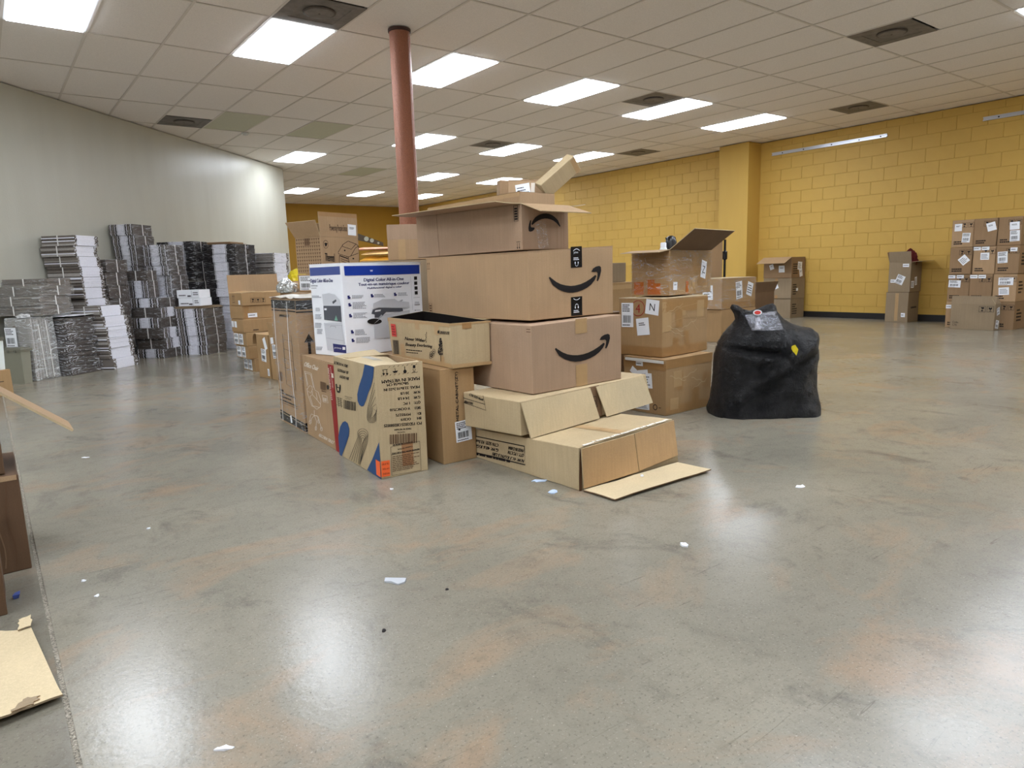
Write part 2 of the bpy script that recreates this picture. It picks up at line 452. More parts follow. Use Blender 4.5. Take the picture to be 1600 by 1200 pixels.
# ------------------------------------------------------------------ cartons
class Carton:
    """local frame: near corner at the origin, +x along the right visible face, +y along the left one"""
    def __init__(s, name, label, loc, rot, size, m=None, group=None, opened=False, amp=0.003, seed=0,
                 corners=None, cat='box', n=5, inner=None, wall=0.006):
        s.w, s.d, s.h = size
        s.m = m or M_KRAFT
        s.amp = amp; s.seed = seed; s.cor = corners or {}
        s.root = thing(name, label, cat, loc, rad(rot), group)
        s.open = opened; s.t = wall
        if opened: s._open(n, inner or M_INNER)
        else: s._closed(n)
        s.R = Surface(lambda u, v, o: s.map((u, -o, v)), s.root)
        s.L = Surface(lambda u, v, o: s.map((-o, s.d - u, v)), s.root)
        s.T = Surface(lambda u, v, o: s.map((u, v, s.h + o)), s.root)
    def map(s, p):
        x, y, z = p
        a, b, c = x / s.w, y / s.d, z / s.h
        off = Vector((0, 0, 0))
        for (i, j, k), dv in s.cor.items():
            wgt = (a if i else 1 - a) * (b if j else 1 - b) * (c if k else 1 - c)
            off += Vector(dv) * wgt
        q = Vector(p) + off
        if s.amp:
            nv = noise.noise_vector(Vector((x * 4 + s.seed * 7.3, y * 4 + s.seed * 3.1, z * 4 + 1.7 * s.seed))) * s.amp
            if c < 0.06 or c > .97: nv.z = 0
            q += nv
        return q
    def _grid(s, n, lo, hi, flip=False, sides='frklbt', cham=0.003):
        def axis(a, b):
            e = min(cham, (b - a) * .2)
            return [a, a + e] + [a + (b - a) * i / n for i in range(1, n)] + [b - e, b]
        X = axis(lo[0], hi[0]); Y = axis(lo[1], hi[1]); Z = axis(lo[2], hi[2])
        ax = (X, Y, Z)
        mb = MB(); idx = {}
        k = len(X) - 1
        pull = cham * 0.45
        def vid(i, j, l):
            key = (i, j, l)
            if key in idx: return idx[key]
            p = [X[i], Y[j], Z[l]]
            bd = [i in (0, k), j in (0, k), l in (0, k)]
            if sum(bd) >= 2 and not flip:
                for t_, (ii, kk) in enumerate(((i, k), (j, k), (l, k))):
                    if bd[t_]: p[t_] += pull if ii == 0 else -pull
            idx[key] = len(mb.v); mb.v.append(tuple(s.map(p)))
            return idx[key]
        def add(q):
            mb.f.append(tuple(q[::-1]) if flip else tuple(q)); mb.m.append(1 if flip else 0)
        for i in range(k):
            for j in range(k):
                if 'f' in sides: add((vid(i, 0, j), vid(i + 1, 0, j), vid(i + 1, 0, j + 1), vid(i, 0, j + 1)))
                if 'k' in sides: add((vid(i + 1, k, j), vid(i, k, j), vid(i, k, j + 1), vid(i + 1, k, j + 1)))
                if 'l' in sides: add((vid(0, i + 1, j), vid(0, i, j), vid(0, i, j + 1), vid(0, i + 1, j + 1)))
                if 'r' in sides: add((vid(k, i, j), vid(k, i + 1, j), vid(k, i + 1, j + 1), vid(k, i, j + 1)))
                if 't' in sides: add((vid(i, j, k), vid(i + 1, j, k), vid(i + 1, j + 1, k), vid(i, j + 1, k)))
                if 'b' in sides: add((vid(i, j + 1, 0), vid(i + 1, j + 1, 0), vid(i + 1, j, 0), vid(i, j, 0)))
        return mb
    def _closed(s, n):
        s.body = s._grid(n, (0, 0, 0), (s.w, s.d, s.h)).build('body', s.m, s.root, smooth=25)
    def _open(s, n, inner):
        t = s.t
        a = s._grid(n, (0, 0, 0), (s.w, s.d, s.h), sides='frklb')
        b = s._grid(n, (t, t, t), (s.w - t, s.d - t, s.h), True, sides='frklb')
        o = len(a.v)
        a.v += b.v; a.f += [tuple(o + i for i in f) for f in b.f]; a.m += b.m
        # rim: the cut edge of the board
        N = 8
        loops = [((0, 0), (s.w, 0)), ((s.w, 0), (s.w, s.d)), ((s.w, s.d), (0, s.d)), ((0, s.d), (0, 0))]
        inn = [((t, t), (s.w - t, t)), ((s.w - t, t), (s.w - t, s.d - t)), ((s.w - t, s.d - t), (t, s.d - t)), ((t, s.d - t), (t, t))]
        for (p, q), (pi, qi) in zip(loops, inn):
            for i in range(N):
                f0, f1 = i / N, (i + 1) / N
                L = lambda A, B, f: s.map((A[0] + (B[0] - A[0]) * f, A[1] + (B[1] - A[1]) * f, s.h))
                a.poly([L(p, q, f0), L(p, q, f1), L(pi, qi, f1), L(pi, qi, f0)], 2)
        s.body = a.build('body', [s.m, inner, M_KRAFT_PALE], s.root, smooth=25)
    def flap(s, side, length, ang, a0=0.0, a1=1.0, m=None, name='flap', taper=0.0, curl=0.0, tape=None, zoff=0.0, thick=0.004, twist=0.0, label=None):
        """board flap hinged on a top edge; ang 0 = straight out, 90 = upright, negative = drooping, 180 = shut"""
        H = s.h + zoff
        e = {'R': ((0, 0), (s.w, 0), (0, -1)), 'L': ((0, s.d), (0, 0), (-1, 0)), 'K': ((s.w, s.d), (0, s.d), (0, 1)), 'X': ((s.w, 0), (s.w, s.d), (1, 0))}[side]
        A = Vector((e[0][0], e[0][1], H)); B = Vector((e[1][0], e[1][1], H)); o = Vector((e[2][0], e[2][1], 0))
        p0 = A.lerp(B, a0); p1 = A.lerp(B, a1)
        K = 6; mb = MB(); rows = []
        def pt(fu, fl, off):
            an = rad(ang + curl * fl + twist * (fu - .5) * fl)
            base = p0.lerp(p1, fu)
            along = (p1 - p0) * (fu - .5) * (-taper * fl)
            dirv = o * math.cos(an) + Vector((0, 0, 1)) * math.sin(an)
            nrm = o * -math.sin(an) + Vector((0, 0, 1)) * math.cos(an)
            bs = s.map(tuple(base))
            return bs + along + dirv * (length * fl) + nrm * off
        top = [[len(mb.v) + 0 or 0 for _ in range(K + 1)] for _ in range(K + 1)]
        ids = {}
        for sd_, off in (('o', 0.0), ('i', thick)):
            for i in range(K + 1):
                for j in range(K + 1):
                    ids[sd_, i, j] = len(mb.v); mb.v.append(tuple(pt(i / K, j / K, off)))
        for i in range(K):
            for j in range(K):
                mb.f.append((ids['i', i, j], ids['i', i + 1, j], ids['i', i + 1, j + 1], ids['i', i, j + 1])[::-1]); mb.m.append(1)
                mb.f.append((ids['o', i, j], ids['o', i + 1, j], ids['o', i + 1, j + 1], ids['o', i, j + 1])); mb.m.append(0)
        for i in range(K):
            for (q, rev) in ((0, False), (K, True)):
                f = (ids['o', i, q], ids['i', i, q], ids['i', i + 1, q], ids['o', i + 1, q]); mb.f.append(f[::-1] if rev else f); mb.m.append(2)
                f = (ids['o', q, i], ids['o', q, i + 1], ids['i', q, i + 1], ids['i', q, i]); mb.f.append(f[::-1] if rev else f); mb.m.append(2)
        ob = mb.build(name, [m or s.m, M_INNER, M_KRAFT_PALE], s.root, smooth=25, label=label)
        ln = (p1 - p0).length
        return Surface(lambda u, v, off: pt(u / ln, v / length, -off), ob)
    def topflaps(s, along='x', m=None, tape=None, lift=0.0):
        """two shut flaps meeting over the top, with the tape over the seam"""
        mm = m or s.m
        if along == 'x':
            a = [(0.0, 0.0), (s.w, 0), (s.w, s.d * .5 - .0015), (0, s.d * .5 - .0015)]
            b = [(0.0, s.d * .5 + .0015), (s.w, s.d * .5 + .0015), (s.w, s.d), (0, s.d)]
        else:
            a = [(0, 0), (s.w * .5 - .0015, 0), (s.w * .5 - .0015, s.d), (0, s.d)]
            b = [(s.w * .5 + .0015, 0), (s.w, 0), (s.w, s.d), (s.w * .5 + .0015, s.d)]
        for q in (a, b):
            mb = MB()
            lo = [s.map((x, y, s.h)) + Vector((0, 0, .0003)) for x, y in q]; hi = [p + Vector((0, 0, 0.004)) for p in lo]
            mb.hexa(lo + hi, 0)
            mb.build('top_flap', mm, s.root)
        if tape:
            mb = MB()
            if along == 'x': seg = [(-.001, s.d / 2 - .025), (s.w + .001, s.d / 2 - .025), (s.w + .001, s.d / 2 + .025), (-.001, s.d / 2 + .025)]
            else: seg = [(s.w / 2 - .025, -.001), (s.w / 2 + .025, -.001), (s.w / 2 + .025, s.d + .001), (s.w / 2 - .025, s.d + .001)]
            lo = [s.map((x, y, s.h)) + Vector((0, 0, .0045)) for x, y in seg]
            mb.hexa(lo + [p + Vector((0, 0, .0006)) for p in lo], 0)
            mb.build('packing_tape', tape, s.root)
    def tape(s, face, u, v, w, h, m=None, a=0, label=None):
        return getattr(s, face).rect('packing_tape', u, v, w, h, m or M_TAPE, a, 0.0012, 3, label=label)

# =================================================================== THE ROOM
GX0, GY0 = 1.0198, 6.1946       # ceiling grid origin, cells 0.61 x 1.22
def gx(a): return GX0 + .61 * a
def gy(b): return GY0 + 1.22 * b
XR = 11.80                       # face of the right wall
YB = 20.80                       # face of the back wall
X0, Y0 = -6.0, -7.0
WL = 9.15                        # left wall stands on y = x + WL, at 45 degrees
CORN = (5.16, 5.16 + WL)

# ---- floor: two polished slabs with a filled joint between them
def floor_material(name, tint, dark):
    m = bpy.data.materials.new(name); m.use_nodes = True
    nt = m.node_tree; N = nt.nodes; L = nt.links
    b = N['Principled BSDF']
    tc = N.new('ShaderNodeTexCoord')
    def nz(scale, det, rough=.6, dist=0.0, st=None):
        n = N.new('ShaderNodeTexNoise'); n.inputs['Scale'].default_value = scale; n.inputs['Detail'].default_value = det
        n.inputs['Roughness'].default_value = rough; n.inputs['Distortion'].default_value = dist
        if st:
            mp = N.new('ShaderNodeMapping'); mp.inputs['Scale'].default_value = st[:3]; mp.inputs['Rotation'].default_value = (0, 0, st[3])
            L.new(tc.outputs['Object'], mp.inputs[0]); L.new(mp.outputs[0], n.inputs['Vector'])
        else: L.new(tc.outputs['Object'], n.inputs['Vector'])
        return n.outputs['Fac']
    def ramp(f, a, c):
        mr = N.new('ShaderNodeMapRange'); mr.inputs['From Min'].default_value = a; mr.inputs['From Max'].default_value = c
        L.new(f, mr.inputs[0]); return mr.outputs[0]
    def mix(f, a, c, k=1.0):
        mx = N.new('ShaderNodeMixRGB')
        if k != 1.0:
            mm = N.new('ShaderNodeMath'); mm.operation = 'MULTIPLY'; mm.inputs[1].default_value = k; L.new(f, mm.inputs[0]); f = mm.outputs[0]
        L.new(f, mx.inputs[0])
        for i, q in ((1, a), (2, c)):
            if isinstance(q, tuple): mx.inputs[i].default_value = q
            else: L.new(q, mx.inputs[i])
        return mx.outputs[0]
    k = tint
    c = mix(ramp(nz(.9, 7, .62, .4), .35, .65), S(136 * k, 131 * k, 117 * k), S(157 * k, 150 * k, 133 * k))
    c = mix(ramp(nz(1.7, 6, .6, .8, (1, 1.6, 1, .6)), .52, .68), c, S(168 * k, 140 * k, 112 * k), .62)       # rusty clouds
    c = mix(ramp(nz(2.6, 7, .7, .6, (1.4, 1, 1, .2)), .55, .72), c, S(88 * k, 84 * k, 76 * k), .60)          # dark wear
    c = mix(ramp(nz(14, 6, .75), .5, .75), c, S(112 * k, 104 * k, 92 * k), .45)
    c = mix(ramp(nz(120, 3, .6), .56, .72), c, S(84 * k, 78 * k, 70 * k), .55)                               # sand grain
    c = mix(ramp(nz(170, 2, .5), .62, .75), c, S(196 * k, 188 * k, 172 * k), .5)
    # long fine scratches
    for i, (rz, st) in enumerate(((.35, 3.0), (1.25, 2.2), (2.3, 2.6))):
        mp = N.new('ShaderNodeMapping'); mp.inputs['Scale'].default_value = (.32 * st, 9.0 * st, 1); mp.inputs['Rotation'].default_value = (0, 0, rz)
        mp.inputs['Location'].default_value = (i * 3.3, i * 1.7, 0)
        L.new(tc.outputs['Object'], mp.inputs[0])
        n = N.new('ShaderNodeTexNoise'); n.inputs['Scale'].default_value = 1.0; n.inputs['Detail'].default_value = 2; n.inputs['Distortion'].default_value = .3
        L.new(mp.outputs[0], n.inputs['Vector'])
        cr = N.new('ShaderNodeValToRGB'); e = cr.color_ramp.elements
        e[0].position = .496; e[0].color = (0, 0, 0, 1); e[1].position = .5; e[1].color = (1, 1, 1, 1)
        e2 = e.new(.504); e2.color = (0, 0, 0, 1)
        L.new(n.outputs['Fac'], cr.inputs[0])
        mk = ramp(nz(1.1 + i, 3, .5, 0, (1, 1, 1, 1.0 + i)), .54, .66)
        mu = N.new('ShaderNodeMath'); mu.operation = 'MULTIPLY'; L.new(cr.outputs[0], mu.inputs[0]); L.new(mk, mu.inputs[1])
        c = mix(mu.outputs[0], c, S(78, 72, 62), .55)
    if dark: c = mix(ramp(nz(1.2, 4), .2, .8), c, S(70, 66, 60), dark)
    L.new(c, b.inputs['Base Color'])
    rr = N.new('ShaderNodeMapRange'); rr.inputs['To Min'].default_value = .195; rr.inputs['To Max'].default_value = .265
    rr.inputs['From Min'].default_value = .3; rr.inputs['From Max'].default_value = .7
    L.new(nz(1.3, 6, .65), rr.inputs[0]); L.new(rr.outputs[0], b.inputs['Roughness'])
    b.inputs['Specular IOR Level'].default_value = .5
    bp = N.new('ShaderNodeBump'); bp.inputs['Strength'].default_value = .05; bp.inputs['Distance'].default_value = .01
    L.new(nz(55, 3, .6), bp.inputs['Height']); L.new(bp.outputs[0], b.inputs['Normal'])
    return m
mf1 = floor_material('polished_concrete', .925, 0)
mf2 = floor_material('polished_concrete_left', .83, .25)
JX = 0.041
mb = MB()
mb.quadbox((JX + .006, Y0, -.12), (XR + .2, YB + .2, 0), 0)
mb.quadbox((X0 - .2, Y0, -.12), (JX - .006, YB + .2, 0), 1)
mb.build('floor', [mf1, mf2], kind='structure', label='polished grey brown concrete floor with clouds and scratches')
m_joint = mat('joint_filler', S(52, 48, 42), .8, .2, var=.5, vscale=170, col2=S(196, 186, 168), bump=.6, bscale=150)
mb = MB(); mb.quadbox((JX - .006, Y0, -.1), (JX + .006, YB, -.004), 0)
mb.build('trim_1', m_joint, kind='structure', label='gritty filled control joint running along the floor at left')

# ---- walls
def paint(name, r, g, b, rough, streak=0.0, spec=.4):
    m = bpy.data.materials.new(name); m.use_nodes = True
    nt = m.node_tree; N = nt.nodes; L = nt.links
    bs = N['Principled BSDF']; bs.inputs['Roughness'].default_value = rough; bs.inputs['Specular IOR Level'].default_value = spec
    tc = N.new('ShaderNodeTexCoord'); mp = N.new('ShaderNodeMapping'); mp.inputs['Scale'].default_value = (3, 3, .5)
    L.new(tc.outputs['Object'], mp.inputs[0])
    n = N.new('ShaderNodeTexNoise'); n.inputs['Scale'].default_value = 1.4; n.inputs['Detail'].default_value = 5
    L.new(mp.outputs[0], n.inputs['Vector'])
    mx = N.new('ShaderNodeMixRGB'); mx.inputs[1].default_value = S(r, g, b); mx.inputs[2].default_value = S(r * .94, g * .93, b * .92)
    L.new(n.outputs['Fac'], mx.inputs[0]); L.new(mx.outputs[0], bs.inputs['Base Color'])
    n2 = N.new('ShaderNodeTexNoise'); n2.inputs['Scale'].default_value = 55; n2.inputs['Detail'].default_value = 4
    L.new(tc.outputs['Object'], n2.inputs['Vector'])
    bp = N.new('ShaderNodeBump'); bp.inputs['Strength'].default_value = .10; bp.inputs['Distance'].default_value = .01
    L.new(n2.outputs['Fac'], bp.inputs['Height']); L.new(bp.outputs[0], bs.inputs['Normal'])
    if streak:
        mr = N.new('ShaderNodeMapRange'); mr.inputs['To Min'].default_value = rough - streak; mr.inputs['To Max'].default_value = rough + streak
        L.new(n.outputs['Fac'], mr.inputs[0]); L.new(mr.outputs[0], bs.inputs['Roughness'])
    return m
m_yel = paint('yellow_block_paint', 206, 168, 82, .55)
m_mus = paint('mustard_paint', 172, 130, 36, .6)
m_gry = paint('grey_white_paint', 194, 193, 180, .36, .08, .5)
m_wht = paint('white_paint', 236, 235, 230, .6)
WT = CEIL - .008
q = math.sqrt(.5)
mb = MB()
pA = Vector((X0, X0 + WL)); pB = Vector(CORN); nn = Vector((-q, q)) * .15
mb.hexa([(pA.x, pA.y, 0), (pB.x, pB.y, 0), (pB.x + nn.x, pB.y + nn.y, 0), (pA.x + nn.x, pA.y + nn.y, 0),
         (pA.x, pA.y, WT), (pB.x, pB.y, WT), (pB.x + nn.x, pB.y + nn.y, WT), (pA.x + nn.x, pA.y + nn.y, WT)])
mb.build('wall_left', m_gry, kind='structure', label='smooth pale grey painted wall running off at an angle')
mb = MB(); mb.quadbox((CORN[0] - .15, CORN[1] + .1, 0), (CORN[0] - .002, YB, WT))
mb.build('wall_left_return', m_gry, kind='structure')
mb = MB(); mb.quadbox((CORN[0] - .15, YB, 0), (XR + .2, YB + .15, WT))
mb.build('wall_back', m_mus, kind='structure', label='plain mustard wall far at the back')
mb = MB(); mb.quadbox((X0, Y0 - .15, 0), (XR + .2, Y0, WT))
mb.build('wall_front', m_wht, kind='structure')
mb = MB(); mb.quadbox((X0 - .15, Y0 - .15, 0), (X0, X0 + WL, WT))
mb.build('wall_far_left', m_wht, kind='structure')
mb = MB(); mb.quadbox((XR + .004, Y0, 0), (XR + .2, YB, WT))
wr = mb.build('wall_right', m_yel, kind='structure', label='yellow painted concrete block wall along the right side')
# pilaster
PX, PY0, PY1 = 11.42, 7.73, 8.36
mb = MB(); mb.quadbox((PX, PY0, 0), (XR + .003, PY1, WT))
pil = mb.build('trim_2', m_yel, kind='structure', label='yellow painted pilaster standing out from the block wall')
# blocks of the right wall: courses in running bond
BW, BH = .406, .2032
bm_cache = {}
def block_mesh(w, h):
    key = (round(w, 3), round(h, 3))
    if key not in bm_cache:
        b = MB(); b.chamfer((0, 0, 0), (w, h, .0070), .003)
        bm_cache[key] = b.mesh('block', m_yel)
    return bm_cache[key]
cells = []
ncourse = int(math.ceil(WT / BH))
for (ya, yb) in ((2.6, PY0), (PY1, YB)):
    for c in range(ncourse):
        z0 = c * BH; z1 = min(z0 + BH, WT)
        y = math.floor(ya / BW) * BW - (BW / 2 if c % 2 else 0)
        while y < yb:
            u0, u1 = max(y, ya), min(y + BW, yb)
            if u1 - u0 > .05 and z1 - z0 > .03: cells.append((u0, u1, z0, z1))
            y += BW
cells.sort(key=lambda c: c[0] if c[0] > 3.0 else 99)
rot_wall = Matrix(((0, 0, -1), (-1, 0, 0), (0, 1, 0))).to_4x4()   # local x -> -y, y -> z, z -> -x
stuffb = MB()
for i, (u0, u1, z0, z1) in enumerate(cells):
    g = .0023
    M_ = Matrix.Translation((XR + .0055, u1 - g, z0 + g)) @ rot_wall
    w_, h_ = u1 - u0 - 2 * g, z1 - z0 - 2 * g
    if i < 300:
        o = obj('block', block_mesh(w_, h_), wr); o.matrix_world = M_
    else:
        k = len(stuffb.v); t_ = MB(); t_.chamfer((0, 0, 0), (w_, h_, .0075), .004)
        stuffb.v += [tuple(M_ @ Vector(p)) for p in t_.v]; stuffb.f += [tuple(k + a for a in f) for f in t_.f]; stuffb.m += t_.m
stuffb.build('far_blocks', m_yel, wr, kind='stuff')
# black cove base
m_base = mat('black_rubber_base', S(22, 20, 20), .45, .4)
mb = MB()
for (ya, yb) in ((Y0, PY0), (PY1, YB)):
    mb.hexa([(XR - .014, ya, 0), (XR - .002, ya, 0), (XR - .002, yb, 0), (XR - .014, yb, 0), (XR - .006, ya, .10), (XR - .002, ya, .10), (XR - .002, yb, .10), (XR - .006, yb, .10)])
mb.quadbox((PX - .008, PY0, 0), (PX - .001, PY1, .10)); mb.quadbox((PX - .008, PY0 - .009, 0), (XR - .014, PY0 - .001, .10))
mb.build('baseboard_right', m_base, kind='structure', label='black rubber baseboard along the yellow block wall')

# ---- suspended ceiling
m_tile = mat('mineral_fibre_tile', S(247, 240, 234), .85, .1, var=.07, vscale=90, bump=.35, bscale=160)
m_tile_old = mat('discoloured_tile', S(206, 204, 182), .7, .2, var=.05, vscale=50)
m_tee = mat('ceiling_tee', S(226, 217, 208), .5, .3)
m_void = mat('plenum', S(60, 56, 52), .9, .1)
mb = MB(); mb.quadbox((X0 - .2, Y0 - .2, CEIL + .05), (XR + .4, YB + .4, CEIL + .15))
ceil = mb.build('ceiling', m_void, kind='structure', label='suspended ceiling of two by four foot tiles')
LIGHTS = [(a, 0) for a in (-1, 2, 5, 8, 11, 14)] + [(a, 3) for a in (8, 11, 14)] + [(6, 5)] + [(a, 6) for a in (12, 15)] + \
         [(a, 9) for a in (9, 12, 15)] + [(a, -4) for a in (-1, 2, 5, 8, 11, 14)]
ADDED_LIGHTS = [(a, -7) for a in (-10, -7, -4, -1, 5, 11)] + [(a, -4) for a in (-10, -7, -4)] + [(a, -1) for a in (-7, -5)]  # unseen panels outside the view, added to balance the light on carton faces
VENTS = [(2, 3.5), (2, -.5), (10, 0), (10, 3), (15, 2.5), (10, -2.5), (15, -1)]
OLD = [(3, 3), (5, 3), (9, 6)]
def inside(x, y):
    return X0 < x < XR and Y0 < y < YB and (y < x + WL or x > CORN[0])
t1 = MB(); t1.chamfer((-.299, -.604, 0), (.299, .604, .014), .003); tile_me = t1.mesh('ceiling_tile', m_tile)
t1 = MB(); t1.chamfer((-.299, -.604, 0), (.299, .604, .014), .003); tile_old = t1.mesh('ceiling_tile_old', m_tile_old)
t1 = MB(); t1.chamfer((-.299, -.299, 0), (.299, .299, .014), .003); tile_half = t1.mesh('ceiling_tile_half', m_tile)
flip = Matrix.Rotation(PI, 4, 'X')
occ = set(LIGHTS + ADDED_LIGHTS)
halfs = {}
for a, b in VENTS: halfs[(a, math.floor(b + 1e-6))] = b - math.floor(b + 1e-6)
allc = []
for a in range(-12, 18):
    for b in range(-12, 13):
        if (a, b) in occ: continue
        if not any(inside(gx(a + i), gy(b + j)) for i in (.03, .97) for j in (.03, .97)): continue
        c = Vector((gx(a + .5), gy(b + .5), CEIL - CAM_H))
        zc = c.dot(fw)
        ok = False
        for i in (0, 1):
            for j in (0, 1):
                p = Vector((gx(a + i), gy(b + j), CEIL - CAM_H)); zz = p.dot(fw)
                if zz > .3:
                    px = 800 + 1077 * p.dot(r2) / zz; py = 600 - 1077 * p.dot(u2) / zz
                    if -20 < px < 1620 and -20 < py < 1220: ok = True
        allc.append((0 if ok else 1, c.length, a, b))
allc.sort()
st = MB(); cnt = 0
for vis, dist, a, b in allc:
    me, cx, cy = tile_me, gx(a + .5), gy(b + .5)
    rx = 0; dz = 0
    if (a, b) in OLD: me = tile_old; dz = -.004; rx = .006
    if (a, b) in halfs: me = tile_half; cy = gy(b + (.75 if halfs[(a, b)] < .25 else .25))
    M_ = Matrix.Translation((cx, cy, CEIL + .018 + dz)) @ Matrix.Rotation(PI + rx, 4, 'X')
    if vis == 0 and cnt < 295 or (a, b) in OLD:
        o = obj('ceiling_tile', me, ceil, label='yellowed replacement tile' if (a, b) in OLD else None); o.matrix_world = M_; cnt += 1
    else:
        k = len(st.v); st.v += [tuple(M_ @ v.co) for v in me.vertices]
        st.f += [tuple(k + i for i in p.vertices) for p in me.polygons]; st.m += [0] * len(me.polygons)
st.build('far_tiles', m_tile, ceil, kind='stuff')
# tee bars
for a in range(-11, 18):
    x = gx(a); y0 = Y0; y1 = YB
    if x < CORN[0]: y1 = x + WL
    mb = MB(); mb.quadbox((x - .011, y0, CEIL - .001), (x + .011, y1, CEIL + .001)); mb.quadbox((x - .002, y0, CEIL), (x + .002, y1, CEIL + .03))
    mb.build('main_tee', m_tee, ceil)
for b in range(-10, 13):
    y = gy(b); x0 = X0 if y < X0 + WL else min(y - WL, CORN[0])
    if y > CORN[1]: x0 = CORN[0]
    mb = MB(); mb.quadbox((x0, y - .011, CEIL - .0007), (XR, y + .011, CEIL + .0012)); mb.quadbox((x0, y - .002, CEIL), (XR, y + .002, CEIL + .03))
    mb.build('cross_tee', m_tee, ceil)

# ---- light panels
m_emit = emis('fluorescent_diffuser', (.888, .957, 1.06, 1), LIGHT_POWER)
m_frame = mat('white_enamel', S(226, 226, 224), .4, .4)
fr = MB()
for lo, hi in (((-.297, -.602, -.002), (-.275, .602, .05)), ((.275, -.602, -.002), (.297, .602, .05)), ((-.275, -.602, -.002), (.275, -.580, .05)), ((-.275, .580, -.002), (.275, .602, .05))):
    fr.quadbox(lo, hi)
fr.quadbox((-.275, -.58, .044), (.275, .58, .05))
frame_me = fr.mesh('frame', m_frame)
df = MB(); df.quadbox((-.2745, -.5795, -.011), (.2745, .5795, .014)); diff_me = df.mesh('diffuser', m_emit)
ordn = ['first', 'second', 'third', 'fourth', 'fifth', 'sixth', 'seventh', 'eighth', 'ninth', 'tenth', 'eleventh', 'twelfth']
LLAB = {(-1, 0): 'bright ceiling light panel cut off by the top left corner of the photo',
        (2, 0): 'large bright ceiling light panel touching a grey air vent, left of the column',
        (5, 0): 'bright ceiling light panel immediately right of the column top',
        (8, 0): 'bright ceiling light panel, second to the right of the brown column in the nearest row',
        (11, 0): 'bright ceiling light panel touching a dark vent, third right of the column',
        (14, 0): 'long bright ceiling light panel nearest the yellow pilaster',
        (8, 3): 'ceiling light panel partly hidden behind the middle of the brown column',
        (11, 3): 'ceiling light panel touching a small dark vent, above the open cartons',
        (14, 3): 'ceiling light panel directly behind the tilted small carton',
        (6, 5): 'patchy lit ceiling light panel left of the column near the wall corner',
        (12, 6): 'distant ceiling light panel just right of the column, upper of two there',
        (15, 6): 'distant ceiling light panel seen left of the labelled carton on top of the pile',
        (9, 9): 'distant ceiling light panel cut by the end edge of the grey wall',
        (12, 9): 'distant ceiling light panel midway between the grey wall end and the column',
        (15, 9): 'farthest ceiling light panel, low beside the brown column',
        (11, -4): 'ceiling light panel of which one corner shows at the top right'}
for (a, b) in LIGHTS + ADDED_LIGHTS:
    lb = LLAB.get((a, b), 'white framed ceiling light panel in the row over the near floor')
    o = thing('ceiling_light', lb, 'ceiling light', (gx(a + .5), gy(b + .5), CEIL), 0, 'recessed fluorescent ceiling lights')
    obj('frame', frame_me, o); obj('diffuser', diff_me, o)
# ---- air vents
m_vent = mat('dusty_grey_vent', S(120, 113, 108), .6, .4, var=.25, vscale=9)
m_vent2 = mat('dark_vent_pan', S(92, 84, 78), .6, .3, var=.3, vscale=8)
vp = MB()
# shallow pan: flat lip, then a cone rising to the neck
ring = [(.297, 0.0), (.255, 0.0)]
vp.quadbox((-.297, -.297, -.002), (-.20, .297, .004)); vp.quadbox((.20, -.297, -.002), (.297, .297, .004))
vp.quadbox((-.20, -.297, -.002), (.20, -.20, .004)); vp.quadbox((-.20, .20, -.002), (.20, .297, .004))
n = 32
for j in range(n):
    a0, a1 = 2 * PI * j / n, 2 * PI * (j + 1) / n
    def sq(t):
        c, s_ = math.cos(t), math.sin(t); k = .20 / max(abs(c), abs(s_)); return (c * k, s_ * k, .001)
    def ci(t, r, z): return (math.cos(t) * r, math.sin(t) * r, z)
    vp.poly([sq(a1), sq(a0), ci(a0, .15, .010), ci(a1, .15, .010)]); vp.poly([ci(a1, .15, .010), ci(a0, .15, .010), (0, 0, .012)])
vent_me = vp.mesh('pan', m_vent)
vd = MB(); vd.lathe([(.012, -.008), (.112, -.007), (.12, -.005), (.12, -.002), (.012, .000)], 32); disc_me = vd.mesh('disc', m_vent)
vr = MB()
for j in range(n):
    a0, a1 = 2 * PI * j / n, 2 * PI * (j + 1) / n
    f = lambda t, r, z: (math.cos(t) * r, math.sin(t) * r, z)
    vr.poly([f(a0, .124, -.004), f(a1, .124, -.004), f(a1, .136, .0), f(a0, .136, .0)][::-1]); vr.poly([f(a0, .136, .0), f(a1, .136, .0), f(a1, .136, .006), f(a0, .136, .006)][::-1])
ring_me = vr.mesh('ring', m_vent2)
vh = MB(); vh.lathe([(.008, -.012), (.008, .010)], 8); stem_me = vh.mesh('stem', m_vent2)
VLAB = {(2, 3.5): 'dark ceiling air vent close to the grey left wall', (2, -.5): 'large grey ceiling air vent at the top of the photo left of the column',
        (10, 0): 'dark ceiling air vent against the light panel right of the middle', (10, 3): 'small dark ceiling air vent above the piled cartons beside a light',
        (15, 2.5): 'faint small ceiling air vent near the yellow wall behind the tilted carton', (10, -2.5): 'brownish ceiling air vent alone at the upper right',
        (15, -1): 'brownish ceiling air vent nearest the yellow wall above the aluminium rail'}
for (a, b) in VENTS:
    o = thing('air_vent', VLAB[(a, b)], 'vent', (gx(a + .5), gy(b + .25), CEIL - .001), 0, 'round plate ceiling air vents')
    obj('pan', vent_me, o); obj('disc', disc_me, o); obj('ring', ring_me, o); obj('stem', stem_me, o)
# smoke detector
o = thing('smoke_detector', 'small white round smoke detector on the ceiling beside a yellowed tile', 'detector', (gx(4.03), gy(4.03), CEIL - .003))
mb = MB(); mb.lathe([(.045, 0), (.055, -.008), (.055, -.016), (.04, -.02)][::-1], 20); mb.build('base', m_frame, o, smooth=30)
mb = MB(); mb.lathe([(.036, -.021), (.03, -.036), (.012, -.040)][::-1], 20); mb.build('dome', m_frame, o, smooth=40)

